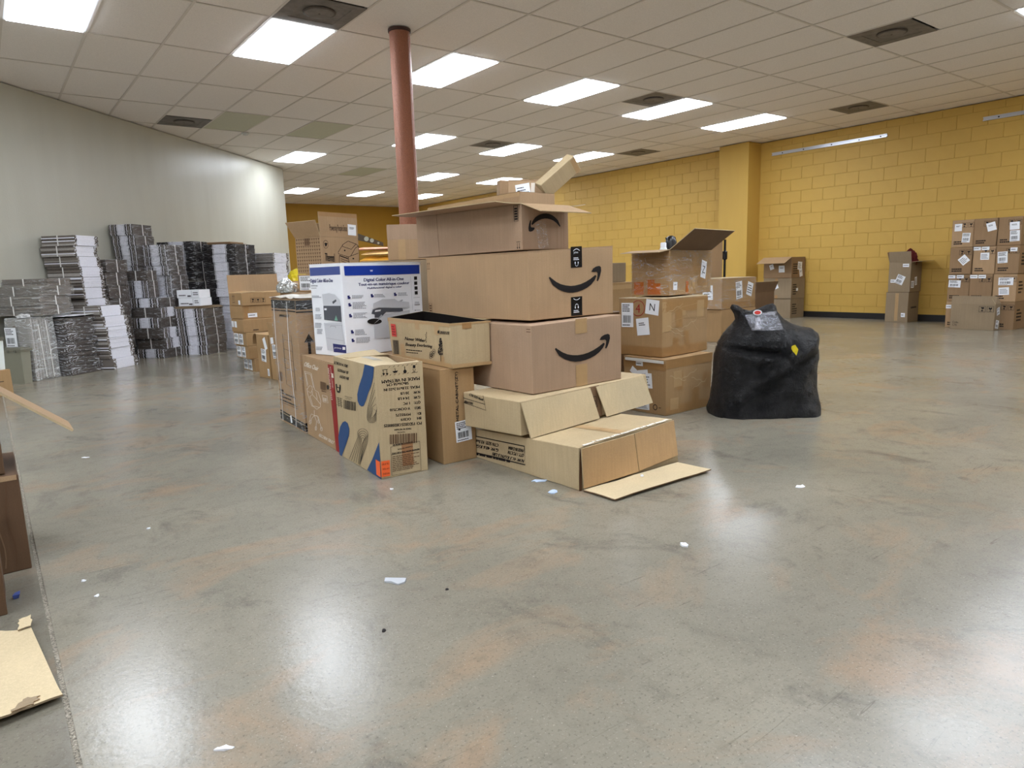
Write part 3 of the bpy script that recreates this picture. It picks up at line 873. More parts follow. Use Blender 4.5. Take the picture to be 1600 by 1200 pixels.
# ---- column
m_col = mat('brown_hammered_paint', S(164, 104, 76), .32, .6, metal=.25, var=.22, vscale=130, bump=.9, bscale=150)
colm = thing('support_column', 'round brown hammered steel column rising behind the carton pile', 'column', (3.30, 5.89, 0))
mb = MB(); mb.lathe([(.094, .012), (.094, CEIL - .012)], 40); mb.build('shaft', m_col, colm, smooth=30)
mb = MB(); mb.lathe([(.10, CEIL - .030), (.103, CEIL - .026), (.103, CEIL - .0035)], 40); mb.build('collar', mat('dark_collar', S(70, 44, 36), .5, .4), colm, smooth=30)
mb = MB(); mb.quadbox((-.15, -.15, 0), (.15, .15, .012)); mb.build('base_plate', m_col, colm)
mb = MB(); mb.tube([(.0935 * math.cos(-1.25), .0935 * math.sin(-1.25), .02), (.0935 * math.cos(-1.25), .0935 * math.sin(-1.25), CEIL - .04)], .004, 6); mb.build('weld_seam', m_col, colm)

# ---- aluminium rails on the right wall
for (y0, y1, lb) in ((5.46, 7.49, 'long bright aluminium rail fixed high on the yellow wall'), (2.2, 4.12, 'aluminium rail high on the yellow wall, cut by the right edge')):
    zc = 2.93
    o = thing('wall_rail', lb, 'rail', (XR - .004, y0, zc), 0, 'aluminium wall rails')
    Lr = y1 - y0
    mb = MB(); mb.quadbox((-.006, 0, -.026), (0, Lr, .026)); mb.quadbox((-.024, 0, .018), (-.006, Lr, .026)); mb.quadbox((-.024, 0, -.026), (-.006, Lr, -.018))
    mb.quadbox((-.024, 0, .012), (-.020, Lr, .018)); mb.quadbox((-.024, 0, -.018), (-.020, Lr, -.012))
    mb.build('channel', M_STEEL, o)
    for f in (.05, .22, .45, .7, .9):
        mb = MB(); mb.tube([(-.006, Lr * f, 0), (-.012, Lr * f, 0)], .010, 8); mb.build('screw', M_BLACKINK, o)

# =================================================================== ARTWORK ON THE BOXES
import numpy as np
class Art:
    """print layout of one face: a drawing sheet whose four corners are tl, tr, br, bl, laid over the w x h face"""
    def __init__(s, surf, w, h, tl, tr, br, bl, org=(0, 0), sc=1.0):
        s.sf = surf; s.org = org; s.sc = sc; s.items = {}
        src = [tl, tr, br, bl]; dst = [(0, h), (w, h), (w, 0), (0, 0)]
        A = []; B = []
        for (x, y), (u, v) in zip(src, dst):
            A.append([x, y, 1, 0, 0, 0, -u * x, -u * y]); B.append(u)
            A.append([0, 0, 0, x, y, 1, -v * x, -v * y]); B.append(v)
        s.H = np.append(np.linalg.solve(np.array(A, float), np.array(B, float)), 1).reshape(3, 3)
        s.w, s.h = w, h
    def uv(s, x, y):
        x = s.org[0] + x / s.sc; y = s.org[1] + y / s.sc
        q_ = s.H @ np.array([x, y, 1.0])
        return (min(max(q_[0] / q_[2], 0), s.w), min(max(q_[1] / q_[2], 0), s.h))
    def add(s, m, vs, fs, name):
        fs2 = []
        for f in fs:
            ar = 0
            for i in range(len(f)):
                a, b = vs[f[i]], vs[f[(i + 1) % len(f)]]; ar += a[0] * b[1] - b[0] * a[1]
            fs2.append(f if ar > 0 else tuple(f)[::-1])
        s.items.setdefault((name, m.name), []).append((vs, fs2)); return s
    def poly(s, m, pts, name='printed_mark'):
        p = [s.uv(*q_) for q_ in pts]; vs, fs = Surface.outline(p); return s.add(m, vs, fs, name)
    def rect(s, m, x0, y0, x1, y1, name='printed_mark', n=2):
        vs, fs = Surface.rectpoly(x0, y0, x1 - x0, y1 - y0, n)
        return s.add(m, [s.uv(*q_) for q_ in vs], fs, name)
    def quad(s, m, a, b, c, d, name='printed_mark', n=3):
        vs = []
        for j in range(n + 1):
            for i in range(n + 1):
                f, g = i / n, j / n
                vs.append(s.uv(*[(a[k] * (1 - f) + b[k] * f) * (1 - g) + (d[k] * (1 - f) + c[k] * f) * g for k in (0, 1)]))
        fs = [(j * (n + 1) + i, j * (n + 1) + i + 1, (j + 1) * (n + 1) + i + 1, (j + 1) * (n + 1) + i) for j in range(n) for i in range(n)]
        return s.add(m, vs, fs, name)
    def stroke(s, m, pts, wd_, closed=False, name='printed_mark'):
        vs, fs = Surface.stroke(pts, wd_, closed); return s.add(m, [s.uv(*q_) for q_ in vs], fs, name)
    def ell(s, m, cx, cy, rx, ry, wd_=None, n=24, name='printed_mark', a0=0, a1=360):
        pts = [(cx + rx * math.cos(rad(a0 + (a1 - a0) * i / n)), cy + ry * math.sin(rad(a0 + (a1 - a0) * i / n))) for i in range(n + (0 if a1 - a0 == 360 else 1))]
        if wd_: return s.stroke(m, pts, wd_, a1 - a0 == 360, name)
        return s.poly(m, pts, name)
    def text(s, m, body, x0, y0, x1, y1, cap, name='printed_text', bold=0):
        """lettering from baseline start (x0,y0) to baseline end (x1,y1); cap height is across the baseline"""
        vs, fs, W = text_shape(body)
        dx, dy = (x1 - x0) / W, (y1 - y0) / W
        l = math.hypot(x1 - x0, y1 - y0)
        nx, ny = (y1 - y0) / l * cap, -(x1 - x0) / l * cap
        for ox in ((0,) if not bold else (-bold, bold)):
            s.add(m, [s.uv(x0 + dx * x + nx * y + ox, y0 + dy * x + ny * y) for x, y in vs], fs, name)
        return s
    def greek(s, m, x0, y0, x1, y1, nl, seed=0, fill=.5, name='printed_text', skew=0):
        rng = random.Random(seed)
        for i in range(nl):
            y = y0 + (y1 - y0) * (i + .25) / nl; x = x0; e = x0 + (x1 - x0) * rng.uniform(.65, 1)
            hh = (y1 - y0) / nl * fill
            while x < e:
                l = min(rng.uniform(.05, .17) * (x1 - x0), x1 - x)
                k0 = skew * (x - x0); k1 = skew * (x + l * .85 - x0)
                s.quad(m, (x, y + k0), (x + l * .85, y + k1), (x + l * .85, y + hh + k1), (x, y + hh + k0), name, 1); x += l
        return s
    def bars(s, m, x0, y0, x1, y1, seed=0, skew=0, name='barcode'):
        rng = random.Random(seed); x = x0; w = x1 - x0
        while x < x1:
            b = rng.uniform(.010, .05) * w
            if x + b > x1: break
            k0 = skew * (x - x0); k1 = skew * (x + b - x0)
            s.quad(m, (x, y0 + k0), (x + b, y0 + k1), (x + b, y1 + k1), (x, y1 + k0), name, 1)
            x += b + rng.uniform(.012, .035) * w
        return s
    def emit(s, off=0.0018, step=0.0004):
        for i, ((name, mn), polys) in enumerate(s.items.items()):
            s.sf._emit(name, polys, bpy.data.materials[mn], off + i * step)
        s.items = {}
    def emit1(s, off):
        s.emit(off, 0.0)

def smile_pts():
    lowr = [(0.19, .655), (.235, .545), (.30, .478), (.36, .440), (.42, .418), (.48, .412), (.54, .418), (.60, .435), (.66, .465), (.71, .505), (.755, .565), (.78, .625)]
    uppr = [(.765, .645), (.70, .592), (.64, .555), (.575, .528), (.51, .515), (.45, .515), (.39, .528), (.33, .552), (.275, .592), (.225, .645), (.20, .675)]
    arrow = [(.715, .698), (.735, .742), (.775, .768), (.82, .775), (.842, .756), (.845, .700), (.830, .630), (.812, .575), (.797, .545), (.783, .556), (.792, .615), (.797, .668), (.783, .690), (.745, .690)]
    return [lowr + uppr, arrow]
def smile(surf, cx, cy, sx, sy, rot=0, m=None):
    polys = []
    xf = surf.rot(cx, cy, rot)
    for P_ in smile_pts():
        polys.append(Surface.outline([xf(cx + (x - .515) * sx, cy + (y - .575) * sy) for x, y in P_]))
    surf.shapes('printed_smile_arrow', [(vs, fs) for vs, fs in polys], m or M_BLACKINK, 0.002)

# =================================================================== CENTRE PILE
def up_arrows(surf, u, v, s_, m=None, rot=0):
    """two little 'this way up' arrows over a bar"""
    P_ = []
    for dx in (0, .6):
        P_.append(Surface.rectpoly(u + (dx + .13) * s_, v + .25 * s_, .10 * s_, .9 * s_, 1))
        P_.append(Surface.outline([(u + (dx - .02) * s_, v + 1.05 * s_), (u + (dx + .38) * s_, v + 1.05 * s_), (u + (dx + .18) * s_, v + 1.45 * s_)]))
    P_.append(Surface.rectpoly(u - .1 * s_, v, 1.15 * s_, .1 * s_, 1))
    xf = surf.rot(u + .5 * s_, v + .7 * s_, rot)
    surf.shapes('printed_mark', [([xf(*p) for p in vs], fs) for vs, fs in P_], m or M_BROWNINK)

def care_icons(surf, u, v, s_, n=2, m=None, frames=True):
    """framed handling marks: glass, umbrella"""
    P_ = []
    for k in range(n):
        x = u + k * 1.25 * s_
        if frames: P_.append(Surface.stroke([(x, v), (x + s_, v), (x + s_, v + s_), (x, v + s_)], .07 * s_, True))
        if k % 2 == 0:
            P_.append(Surface.outline([(x + .3 * s_, v + .3 * s_), (x + .7 * s_, v + .3 * s_), (x + .62 * s_, v + .12 * s_), (x + .38 * s_, v + .12 * s_)]))
            P_.append(Surface.outline([(x + .2 * s_, v + .85 * s_), (x + .75 * s_, v + .85 * s_), (x + .8 * s_, v + .6 * s_), (x + .5 * s_, v + .5 * s_)]))
            P_.append(Surface.rectpoly(x + .46 * s_, v + .3 * s_, .08 * s_, .3 * s_, 1))
        else:
            P_.append(Surface.outline([(x + .25 * s_, v + .85 * s_), (x + .25 * s_, v + .55 * s_), (x + .5 * s_, v + .4 * s_), (x + .75 * s_, v + .55 * s_), (x + .75 * s_, v + .85 * s_), (x + .5 * s_, v + .72 * s_)]))
            P_.append(Surface.rectpoly(x + .46 * s_, v + .18 * s_, .08 * s_, .3 * s_, 1)); P_.append(Surface.rectpoly(x + .3 * s_, v + .12 * s_, .4 * s_, .07 * s_, 1))
    surf.shapes('printed_mark', P_, m or M_BLACKINK)

# ---- upside-down chair carton with the blue swooshes
VN = Carton('carton', 'tan carton with blue swooshes and upside-down black lettering, top flap ajar', (1.439, 2.977, 0), -3.8, (.253, .583, .555), M_KRAFT_PALE, opened=True, amp=.004, seed=3)
A = Art(VN.R, .253, .555, (400, 208), (792, 182), (832, 1060), (440, 1142))
def inv(body, xr, y, xl, cap, yl=None):
    # lettering printed upside down: starts at the right, runs left
    A.text(M_BLACKINK, body, xr, y, xl, (yl if yl is not None else y + (xr - xl) * .06), cap, bold=1.2)
inv('MADE IN VIETNAM', 765, 302, 455, 27)
inv('58x26x56 CM', 676, 340, 497, 22)
inv('MEAS: 22.8x10.2x22 IN', 765, 372, 470, 22)
for y, k, t, xl in ((414, 'N.W:', '20 LB', 608), (455, 'G.W:', '24.4 LB', 585), (497, 'QTY:', '1 PC', 630), (540, 'SKU:', 'V-OCNC7510', 518), (586, 'ID:', 'MY03275', 568), (624, 'BH:', 'OC019', 610)):
    w_ = {'N.W:': 54, 'G.W:': 54, 'QTY:': 52, 'SKU:': 50, 'ID:': 30, 'BH:': 36}[k]
    inv(k, 768 + (y - 414) * .03, y, 768 + (y - 414) * .03 - w_, 22)
    inv(t, 680 + (y - 414) * .05, y + 5, xl, 22)
inv('PO: FSD20251202000025', 777, 664, 468, 24)
inv('MADE IN VIETNAM', 692, 712, 556, 13)
inv('V-OCNC7510', 645, 740, 582, 11)
A.bars(M_BROWNINK, 515, 765, 750, 845, 4, -.06 * .8)
A.stroke(M_BLACKINK, [(522, 868), (760, 822), (772, 1062), (526, 1106)], 4, True)
A.stroke(M_BLACKINK, [(524, 934), (764, 884)], 3)
inv('REMOVE WITH THIS PURCHASE', 755, 880, 530, 14, 918)
inv('Contact Us First', 700, 858, 580, 12, 884)
A.greek(M_BLACKINK, 540, 846, 745, 862, 1, 3, .5, skew=-.17)
for i in range(9): A.greek(M_BROWNINK, 532, 945 + 15 * i, 760, 958 + 15 * i, 1, i, .45, skew=-.18)
for x, w_ in ((470, 0), (498, 0)):       # arrows, umbrella, hook, glass row along the top
    A.stroke(M_BLACKINK, [(x, 235), (x + 3, 275)], 4); A.poly(M_BLACKINK, [(x - 8, 262), (x + 14, 262), (x + 4, 284)])
A.stroke(M_BLACKINK, [(462, 236), (508, 232)], 4)
A.poly(M_BLACKINK, [(545, 250), (592, 246), (580, 262), (558, 264)]); A.stroke(M_BLACKINK, [(566, 225), (569, 252)], 4)
A.ell(M_BLACKINK, 648, 256, 13, 15); A.stroke(M_BLACKINK, [(645, 214), (648, 245)], 5)
A.rect(M_BLACKINK, 712, 208, 732, 232); A.stroke(M_BLACKINK, [(712, 240), (722, 262), (734, 240)], 4); A.stroke(M_BLACKINK, [(710, 266), (736, 264)], 4)
for i in range(9):
    A.stroke(M_BLACKINK, [(450 + 36 * i, 288 - 2.2 * i), (462 + 36 * i, 278 - 2.2 * i)], 3)
    if i > 1: A.stroke(M_BLACKINK, [(445 + 36 * i, 222 - 2 * i), (458 + 36 * i, 212 - 2 * i)], 3)
A.emit()
VN.R.rect('brown_stain', .115, .045, .06, .115, mat('tape_stain', S(160, 116, 78), .6), 0, .0012)
A = Art(VN.L, .583, .555, (65, 138), (398, 212), (440, 1142), (112, 955))
A.poly(M_SWOOSH, [(322, 196), (300, 290), (268, 385), (254, 450), (256, 505), (270, 540), (288, 551), (304, 545), (320, 505), (340, 440), (368, 375), (388, 300), (397, 215)])
A.poly(M_SWOOSH, [(95, 800), (118, 722), (138, 684), (158, 672), (178, 690), (190, 735), (186, 792), (164, 860), (128, 962), (106, 948), (96, 880)])
A.poly(M_SWOOSH, [(428, 838), (441, 1142), (404, 1118), (326, 1068), (372, 975)])
for k in range(5):                       # nested loops of fine lines
    f = k / 5
    c0, c1 = (296, 772), (368, 640)
    pts = [(186 + 17 * k, 985 + 10 * k), (258 + 7 * k, 800 + 6 * k)]
    pts += [(298 - (44 - 8 * k) * math.cos(rad(t)), 775 + 10 * k - (44 - 8 * k) * math.sin(rad(t))) for t in range(20, 181, 20)]
    pts += [(331 - 10 * k, 850 - 4 * k), (266 + 2 * k, 1030 - 6 * k)] if k < 4 else [(290, 860), (262, 1020)]
    A.stroke(M_BLACKINK, pts, 2.6)
    pts = [(396 + 3 * k, 345 + 60 * k), (338 + 10 * k, 560)]
    pts += [(372 - (40 - 8 * k) * math.cos(rad(t)), 632 + (50 - 10 * k) * math.sin(rad(t))) for t in range(0, 150, 20)]
    pts += [(420 - 2 * k, 520 + 15 * k)]
    A.stroke(M_BLACKINK, pts, 2.6)
A.text(M_BLACKINK, 'SKU: V-OCNC75', 187, 204, 78, 180, 24, bold=1)
A.text(M_BLACKINK, 'ID: MY03275', 190, 258, 108, 240, 24, bold=1)
A.text(M_BLACKINK, 'BH: OC019', 193, 308, 126, 293, 24, bold=1)
A.bars(M_BLACKINK, 150, 497, 244, 570, 9, .21)
A.text(M_BLACKINK, 'V-OCNC7510', 205, 490, 160, 480, 8); A.text(M_BLACKINK, 'MADE IN VIETNAM', 218, 477, 160, 463, 9)
A.poly(M_BLACKINK, [(88, 372), (98, 368), (100, 395), (118, 398), (119, 374), (128, 378), (126, 420), (118, 446), (98, 440), (92, 412)])
A.poly(M_KRAFT_PALE, [(102, 402), (116, 405), (114, 428), (104, 426)], 'printed_gap')
for i in range(5): A.stroke(M_BLACKINK, [(92 + 3 * (i % 2), 482 + 15 * i), (138 - 4 * (i % 2), 492 + 15 * i)], 3)
A.stroke(M_BLACKINK, [(104, 480), (108, 560)], 2); A.stroke(M_BLACKINK, [(124, 486), (128, 566)], 2)
A.emit()
VN.L.rect('orange_sticker', .583 - .052, .012, .052, .078, M_ORANGE, -2, .0042)
VN.R.rect('orange_sticker', 0, .012, .045, .078, M_ORANGE, -2, .0042)
VN.R.text('printed_text', [('CALL OR TEXT', .040, .078, .009, 178, .036), ('IF ANY MISSING', .041, .054, .009, 178, .036), ('PARTS SERVICE', .041, .030, .009, 178, .036)], M_BLACKINK, .0052)
fl_ = VN.flap('L', .235, 172, 0.02, .98, M_KRAFT_LIGHT, curl=14, twist=20)
VN.flap('K', .20, 176, .05, .95, M_KRAFT_LIGHT, zoff=-.006)
VN.flap('R', .05, 175, .30, .97, M_KRAFT_LIGHT, zoff=-.004)
fl_.rect('clear_tape', .20, .08, .16, .05, mat('shiny_tape', S(226, 220, 204), .15, .6), 4, .0012)

# ---- metal cabinet carton
MC = Carton('carton', 'narrow warm brown carton reading METAL CABINET up its side', (1.800, 2.985, 0), -1.5, (.205, .58, .492), M_KRAFT_WARM, amp=.004, seed=5)
MC.topflaps('y')
A = Art(MC.R, .205, .492, (805, 290), (1108, 240), (1178, 965), (890, 1038))
A.text(M_BLACKINK, 'METAL CABINET(ZY)', 1000, 680, 962, 292, 22, bold=1.5)
A.emit()
MC.R.sticker(.078, .108, .098, .112, 3, 7, 'ship')
MC.R.shapes('printed_mark', [Surface.rectpoly(.095, .17, .012, .01, 1)], M_BLACKINK, .003)
MC.tape('R', .12, .30, .05, .185, M_KRAFT_WARM)

# ---- office chair carton
OC = Carton('carton', 'brown office chair carton with red stripe and white chair line drawing', (1.497, 3.600, 0), -3.8, (.62, .59, .503), M_KRAFT, amp=.003, seed=6)
OC.topflaps('x')
A = Art(OC.L, .59, .503, (270, 103), (645, 172), (697, 1170), (362, 988))
A.quad(M_RED, (574, 176), (640, 184), (697, 1170), (655, 1146))
A.text(M_WHITEINK, 'Office Chair', 300, 232, 462, 272, 58, bold=2)
A.text(M_WHITEINK, 'REPLACEMENT PARTS', 592, 225, 628, 610, -16); A.text(M_WHITEINK, 'FOR CHAIR', 612, 205, 640, 470, -10)
A.quad(M_WHITEINK, (618, 284), (640, 288), (645, 342), (622, 340))
A.bars(M_BROWNINK, 488, 396, 560, 490, 3, .2); A.greek(M_BROWNINK, 505, 500, 560, 520, 1, 2, skew=.2)
A.ell(M_BLACKINK, 580, 462, 12, 28)
A.stroke(M_WHITEINK, [(512, 556), (566, 570), (576, 648), (522, 634)], 5, True); A.bars(M_WHITEINK, 524, 585, 566, 625, 6, .2)
chair = [[(310, 292), (384, 312), (425, 500)], [(310, 292), (345, 470)], [(322, 312), (378, 328), (412, 480)], [(322, 312), (350, 450)],
         [(345, 500), (365, 460), (392, 462), (400, 500), (380, 545), (352, 520)], [(340, 492), (352, 560), (398, 690)], [(425, 505), (465, 525), (495, 620), (492, 690), (455, 722), (410, 690), (375, 580)],
         [(375, 580), (400, 560), (450, 610), (490, 660)], [(400, 560), (398, 520)], [(398, 690), (440, 690), (480, 700)], [(440, 530), (455, 600), (448, 615)],
         [(425, 735), (428, 790)], [(428, 790), (395, 775), (385, 800), (378, 860)], [(428, 790), (400, 820), (388, 872)], [(428, 790), (452, 850), (445, 940)], [(428, 790), (470, 800), (505, 930)], [(428, 790), (460, 790), (478, 860)]]
for p in chair: A.stroke(M_WHITEINK, p, 4.5)
for x, y in ((384, 862), (446, 925), (505, 928), (474, 850)): A.ell(M_WHITEINK, x, y, 10, 20, 4)
A.text(M_WHITEINK, 'RECORN TBULT', 474, 1003, 626, 1080, 30, bold=1.2)
A.emit()

# ---- tall wrapped carton with black bands
TA = Carton('carton', 'tall brown carton in clear wrap with black bands at top and bottom', (1.531, 4.215, 0), -2.8, (.45, .523, .855), M_KRAFT, amp=.004, seed=8)
A = Art(TA.L, .523, .855, (423, 464), (461, 470), (481, 678), (443, 658))
B0, B1, B2, B3 = (423, 468), (461.5, 475), (462.4, 483), (424.2, 475)
A.quad(M_BLACKTAPE, (423.5, 467.5), (461.4, 473.5), (462.5, 487), (424.8, 480.5))
A.quad(M_BLACKINK, (424.9, 482.6), (462.6, 489.4), (462.8, 491.4), (425.1, 484.4))
A.quad(M_BLACKTAPE, (441.2, 640.5), (479.4, 662.5), (480.5, 675), (442.6, 654.5))
A.quad(M_KRAFT_PALE, (441.4, 643), (479.7, 665), (479.8, 666), (441.5, 644), 'printed_gap')
A.text(M_BLACKINK, 'BIRNGOLD', 437, 495.5, 452.3, 498.2, 4, bold=.15)
A.stroke(M_BLACKINK, [(442.4, 523.5), (456.6, 526.8), (465, 612), (450.4, 601.5)], .45, True)
for f in (.1, .29, .47, .66): A.stroke(M_BLACKINK, [(442.4 + 8 * f, 523.5 + 78 * f), (456.6 + 8.4 * f, 526.8 + 85 * f)], .35)
A.bars(M_BROWNINK, 437.5, 580, 443.5, 594, 2, .4)
A.greek(M_BLACKINK, 440, 607, 447, 611, 1, 4, .8, skew=.4)
for i in range(3): A.greek(M_BLACKINK, 441, 612 + 5.5 * i, 465, 616 + 5.5 * i, 1, i, .5, skew=.42)
for y in (626, 629): A.stroke(M_BLACKINK, [(442, y), (468, y + 11)], .5)
A.emit()
TA.R.rect('printed_mark', 0, .785, .45, .056, M_BLACKTAPE); TA.R.rect('printed_mark', 0, .766, .45, .009, M_BLACKINK)
TA.R.rect('printed_mark', 0, .012, .45, .055, M_BLACKTAPE)
TA.R.shapes('printed_arrow', [Surface.rectpoly(.060, .475, .018, .11, 2), Surface.outline([(.038, .58), (.100, .58), (.069, .635)])], M_BLACKINK)
TA.R.rect('brown_stain', .09, .70, .08, .05, M_TAPE, 0, .0012)
mb = MB()
for u in (.055, .34):
    for k in range(6):
        p0 = TA.L.fr(u + .01 * math.sin(k * 1.3), .012 + .82 * k / 6, .004); p1 = TA.L.fr(u + .01 * math.sin(k * 1.3 + 1.3), .012 + .82 * (k + 1) / 6, .004)
        mb.tube([p0, p1], .0022, 5)
mb.build('wrap_cord', M_STRAP, TA.root)
def shell(c, name, m, grow=.006, amp=.004, n=6, lo=0.0, hi=1.0, seed=0, top=True):
    """loose film round a carton"""
    mb = MB(); ids = {}
    def P_(a, b, h):
        x = -grow + a * (c.w + 2 * grow); y = -grow + b * (c.d + 2 * grow); z = .004 + h * (c.h + grow - .004)
        v = Vector((x, y, z)); nv = noise.noise_vector(v * 9 + Vector((seed * 3.7, seed, 0))) * amp
        if h < .01: nv.z = 0
        return v + nv
    def vid(a, b, h):
        k = (round(a, 4), round(b, 4), round(h, 4))
        if k not in ids: ids[k] = len(mb.v); mb.v.append(tuple(P_(*k)))
        return ids[k]
    for i in range(n):
        for j in range(n):
            a0, a1 = i / n, (i + 1) / n; h0 = lo + (hi - lo) * j / n; h1 = lo + (hi - lo) * (j + 1) / n
            mb.f += [(vid(a0, 0, h0), vid(a1, 0, h0), vid(a1, 0, h1), vid(a0, 0, h1)), (vid(0, a1, h0), vid(0, a0, h0), vid(0, a0, h1), vid(0, a1, h1)),
                     (vid(1, a0, h0), vid(1, a1, h0), vid(1, a1, h1), vid(1, a0, h1)), (vid(a1, 1, h0), vid(a0, 1, h0), vid(a0, 1, h1), vid(a1, 1, h1))]
            mb.m += [0] * 4
            if top and hi >= 1:
                b0, b1 = j / n, (j + 1) / n
                mb.f.append((vid(a0, b0, 1), vid(a1, b0, 1), vid(a1, b1, 1), vid(a0, b1, 1))); mb.m.append(0)
    return mb.build(name, m, c.root, smooth=60)
shell(TA, 'plastic_wrap', M_CLEAR, .005, .003, 7, seed=2)
# whitish bunched film over the top
mb = MB(); n = 10
for i in range(n + 1):
    for j in range(n + 1):
        x = -.012 + (TA.w + .024) * i / n; y = -.012 + (TA.d + .024) * j / n
        e = min(i, j, n - i, n - j)
        z = TA.h + .012 + .016 * noise.noise(Vector((x * 9, y * 9, 2))) - (.010 if e == 0 else 0)
        mb.v.append((x, y, max(z, TA.h + .007) if e else z))
for i in range(n):
    for j in range(n):
        mb.f.append((i * (n + 1) + j, (i + 1) * (n + 1) + j, (i + 1) * (n + 1) + j + 1, i * (n + 1) + j + 1)); mb.m.append(0)
mb.build('top_film', mat('milky_film', S(214, 206, 192), .3, .5, var=.12, vscale=14, bump=.4, bscale=20), TA.root, smooth=60)
TA.L.rect('white_tag', .25, .03, .035, .05, M_WHITE, 12, .012)

# ---- white printer carton
PR = Carton('carton', 'white printer carton with blue header bands standing on the office chair box', (1.672, 3.815, .509), 12, (.615, .325, .545), M_WHITEBOX, amp=.002, seed=9)
A = Art(PR.R, .615, .545, (379, 103), (1342, 75), (1417, 1087), (457, 1185))
A.quad(M_BLUE, (412, 130), (1322, 104), (1330, 208), (424, 240))
A.emit()
A.text(M_WHITE, 'MFC-L3720', 455, 200, 676, 192, 34, bold=1.5); A.text(M_WHITE, 'CDW', 682, 191, 756, 188, 22, bold=1)
A.text(M_WHITE, 'brother', 1150, 172, 1286, 166, 38, bold=3); A.text(M_WHITE, 'at your side', 1178, 192, 1268, 188, 14, bold=.8)
A.text(M_NAVY, 'Digital Color All-in-One', 652, 303, 1132, 284, 38, bold=1.6)
A.text(M_NAVY, 'Tout-en-un numérique couleur', 588, 355, 1205, 330, 34, bold=1.6)
A.text(M_NAVY, 'Multifuncional digital a color', 695, 392, 1110, 368, 22, bold=1)
A.stroke(M_MGREY, [(1218, 240), (1250, 640)], 2)
for i, y in enumerate((262, 322, 380, 437)):
    x = 1280 + 4 * i
    A.quad(M_BLACKINK, (x - 20, y - 20), (x + 18, y - 22), (x + 20, y + 18), (x - 18, y + 20))
A.stroke(M_MGREY, [(1256, 494), (1340, 488)], 3); A.greek(M_MGREY, 1275, 540, 1335, 565, 2, 5, .5); A.stroke(M_BLACKINK, [(1272, 580), (1340, 576)], 7)
A.ell(M_BLACKINK, 1282, 645, 6, 6); A.greek(M_MGREY, 1292, 638, 1350, 650, 1, 6)
for (ix, iy, tx, ty, w_, nl) in ((472, 484, 510, 460, 135, 3), (748, 468, 775, 450, 135, 3), (1028, 450, 1062, 430, 130, 3), (482, 572, 518, 540, 175, 6), (490, 698, 525, 665, 165, 5), (512, 886, 548, 862, 140, 5), (520, 986, 560, 955, 165, 5)):
    A.poly(M_NAVY, [(ix - 18, iy - 16), (ix + 6, iy - 20), (ix + 8, iy - 4), (ix + 20, iy), (ix + 18, iy + 20), (ix - 12, iy + 22), (ix - 14, iy + 4)])
    A.greek(M_MGREY, tx, ty, tx + w_, ty + nl * 14, nl, ix, .45, skew=-.02)
# picture of the machine
G1 = mat('print_grey_pale', S(206, 208, 214), .5); G2 = mat('print_grey_dark', S(84, 86, 94), .5); G3 = mat('print_grey_mid', S(176, 178, 186), .5)
A.poly(G1, [(760, 590), (765, 560), (870, 512), (1020, 505), (1060, 530), (1200, 545), (1208, 612), (1130, 630), (1125, 612), (760, 610)], 'printed_picture')
A.poly(G1, [(770, 800), (900, 690), (1140, 650), (1210, 640), (1225, 960), (780, 975)], 'printed_picture')
A.emit(); 
A.poly(G2, [(758, 632), (830, 612), (1122, 616), (1128, 660), (920, 660), (850, 730), (780, 728), (780, 690), (742, 682)], 'printed_picture')
A.poly(G3, [(990, 580), (1020, 560), (1110, 515), (1128, 520), (1060, 575)], 'printed_picture'); A.poly(M_BLACKINK, [(945, 548), (980, 528), (980, 540), (955, 556)], 'printed_picture')
A.stroke(G3, [(775, 880), (970, 878)], 3, name='printed_picture'); A.ell(M_BLACKINK, 804, 862, 5, 6, name='printed_picture')
A.poly(G3, [(775, 800), (860, 690), (900, 700), (900, 790), (960, 780), (960, 970), (900, 975), (895, 800)], 'printed_picture')
A.emit1(.0032)
A.poly(M_WHITE, [(788, 640), (856, 632), (848, 652), (780, 660)], 'printed_picture')
A.ell(M_BLACKINK, 778, 772, 88, 34, name='hand_hole')
A.emit1(.0042)
A = Art(PR.L, .325, .545, (12, 128), (379, 103), (457, 1185), (103, 1160))
A.quad(M_BLUE2, (22, 158), (370, 134), (376, 234), (30, 256)); A.emit()
A.text(M_WHITE, 'MFC-L3720', 26, 216, 122, 208, 28, bold=1.5); A.text(M_WHITE, 'brother', 298, 194, 352, 190, 34, bold=2); A.text(M_WHITE, 'at your side', 308, 214, 348, 211, 10)
A.text(M_NAVY, 'Digital Color All-in-One', 36, 334, 292, 326, 46, bold=.8)
A.greek(M_MGREY, 45, 362, 140, 378, 1, 3, .7); A.greek(M_MGREY, 48, 390, 120, 402, 1, 4, .6)
for (x, y, w_, nl) in ((56, 482, 104, 2), (100, 625, 60, 3), (95, 700, 80, 4), (95, 800, 80, 4), (120, 870, 62, 4), (110, 1070, 80, 3)): A.greek(M_MGREY, x, y, x + w_, y + nl * 15, nl, x + y, .5)
A.poly(G1, [(172, 470), (250, 455), (320, 470), (372, 530), (388, 600), (188, 604)], 'printed_picture'); A.poly(G1, [(196, 800), (398, 790), (432, 1030), (425, 1120), (240, 1112)], 'printed_picture')
A.emit()
A.poly(G2, [(188, 604), (386, 600), (398, 785), (200, 765)], 'printed_picture'); A.poly(G2, [(288, 556), (330, 525), (338, 545), (300, 582)], 'printed_picture')
A.stroke(G3, [(212, 822), (405, 826)], 5, name='printed_picture'); A.stroke(G3, [(228, 972), (420, 1000)], 5, name='printed_picture')
A.poly(M_NAVY, [(300, 1034), (448, 1050), (450, 1140), (312, 1130)], 'printed_badge'); A.stroke(M_GREYINK, [(270, 850), (275, 835), (330, 838), (330, 858)], 3, name='printed_picture')
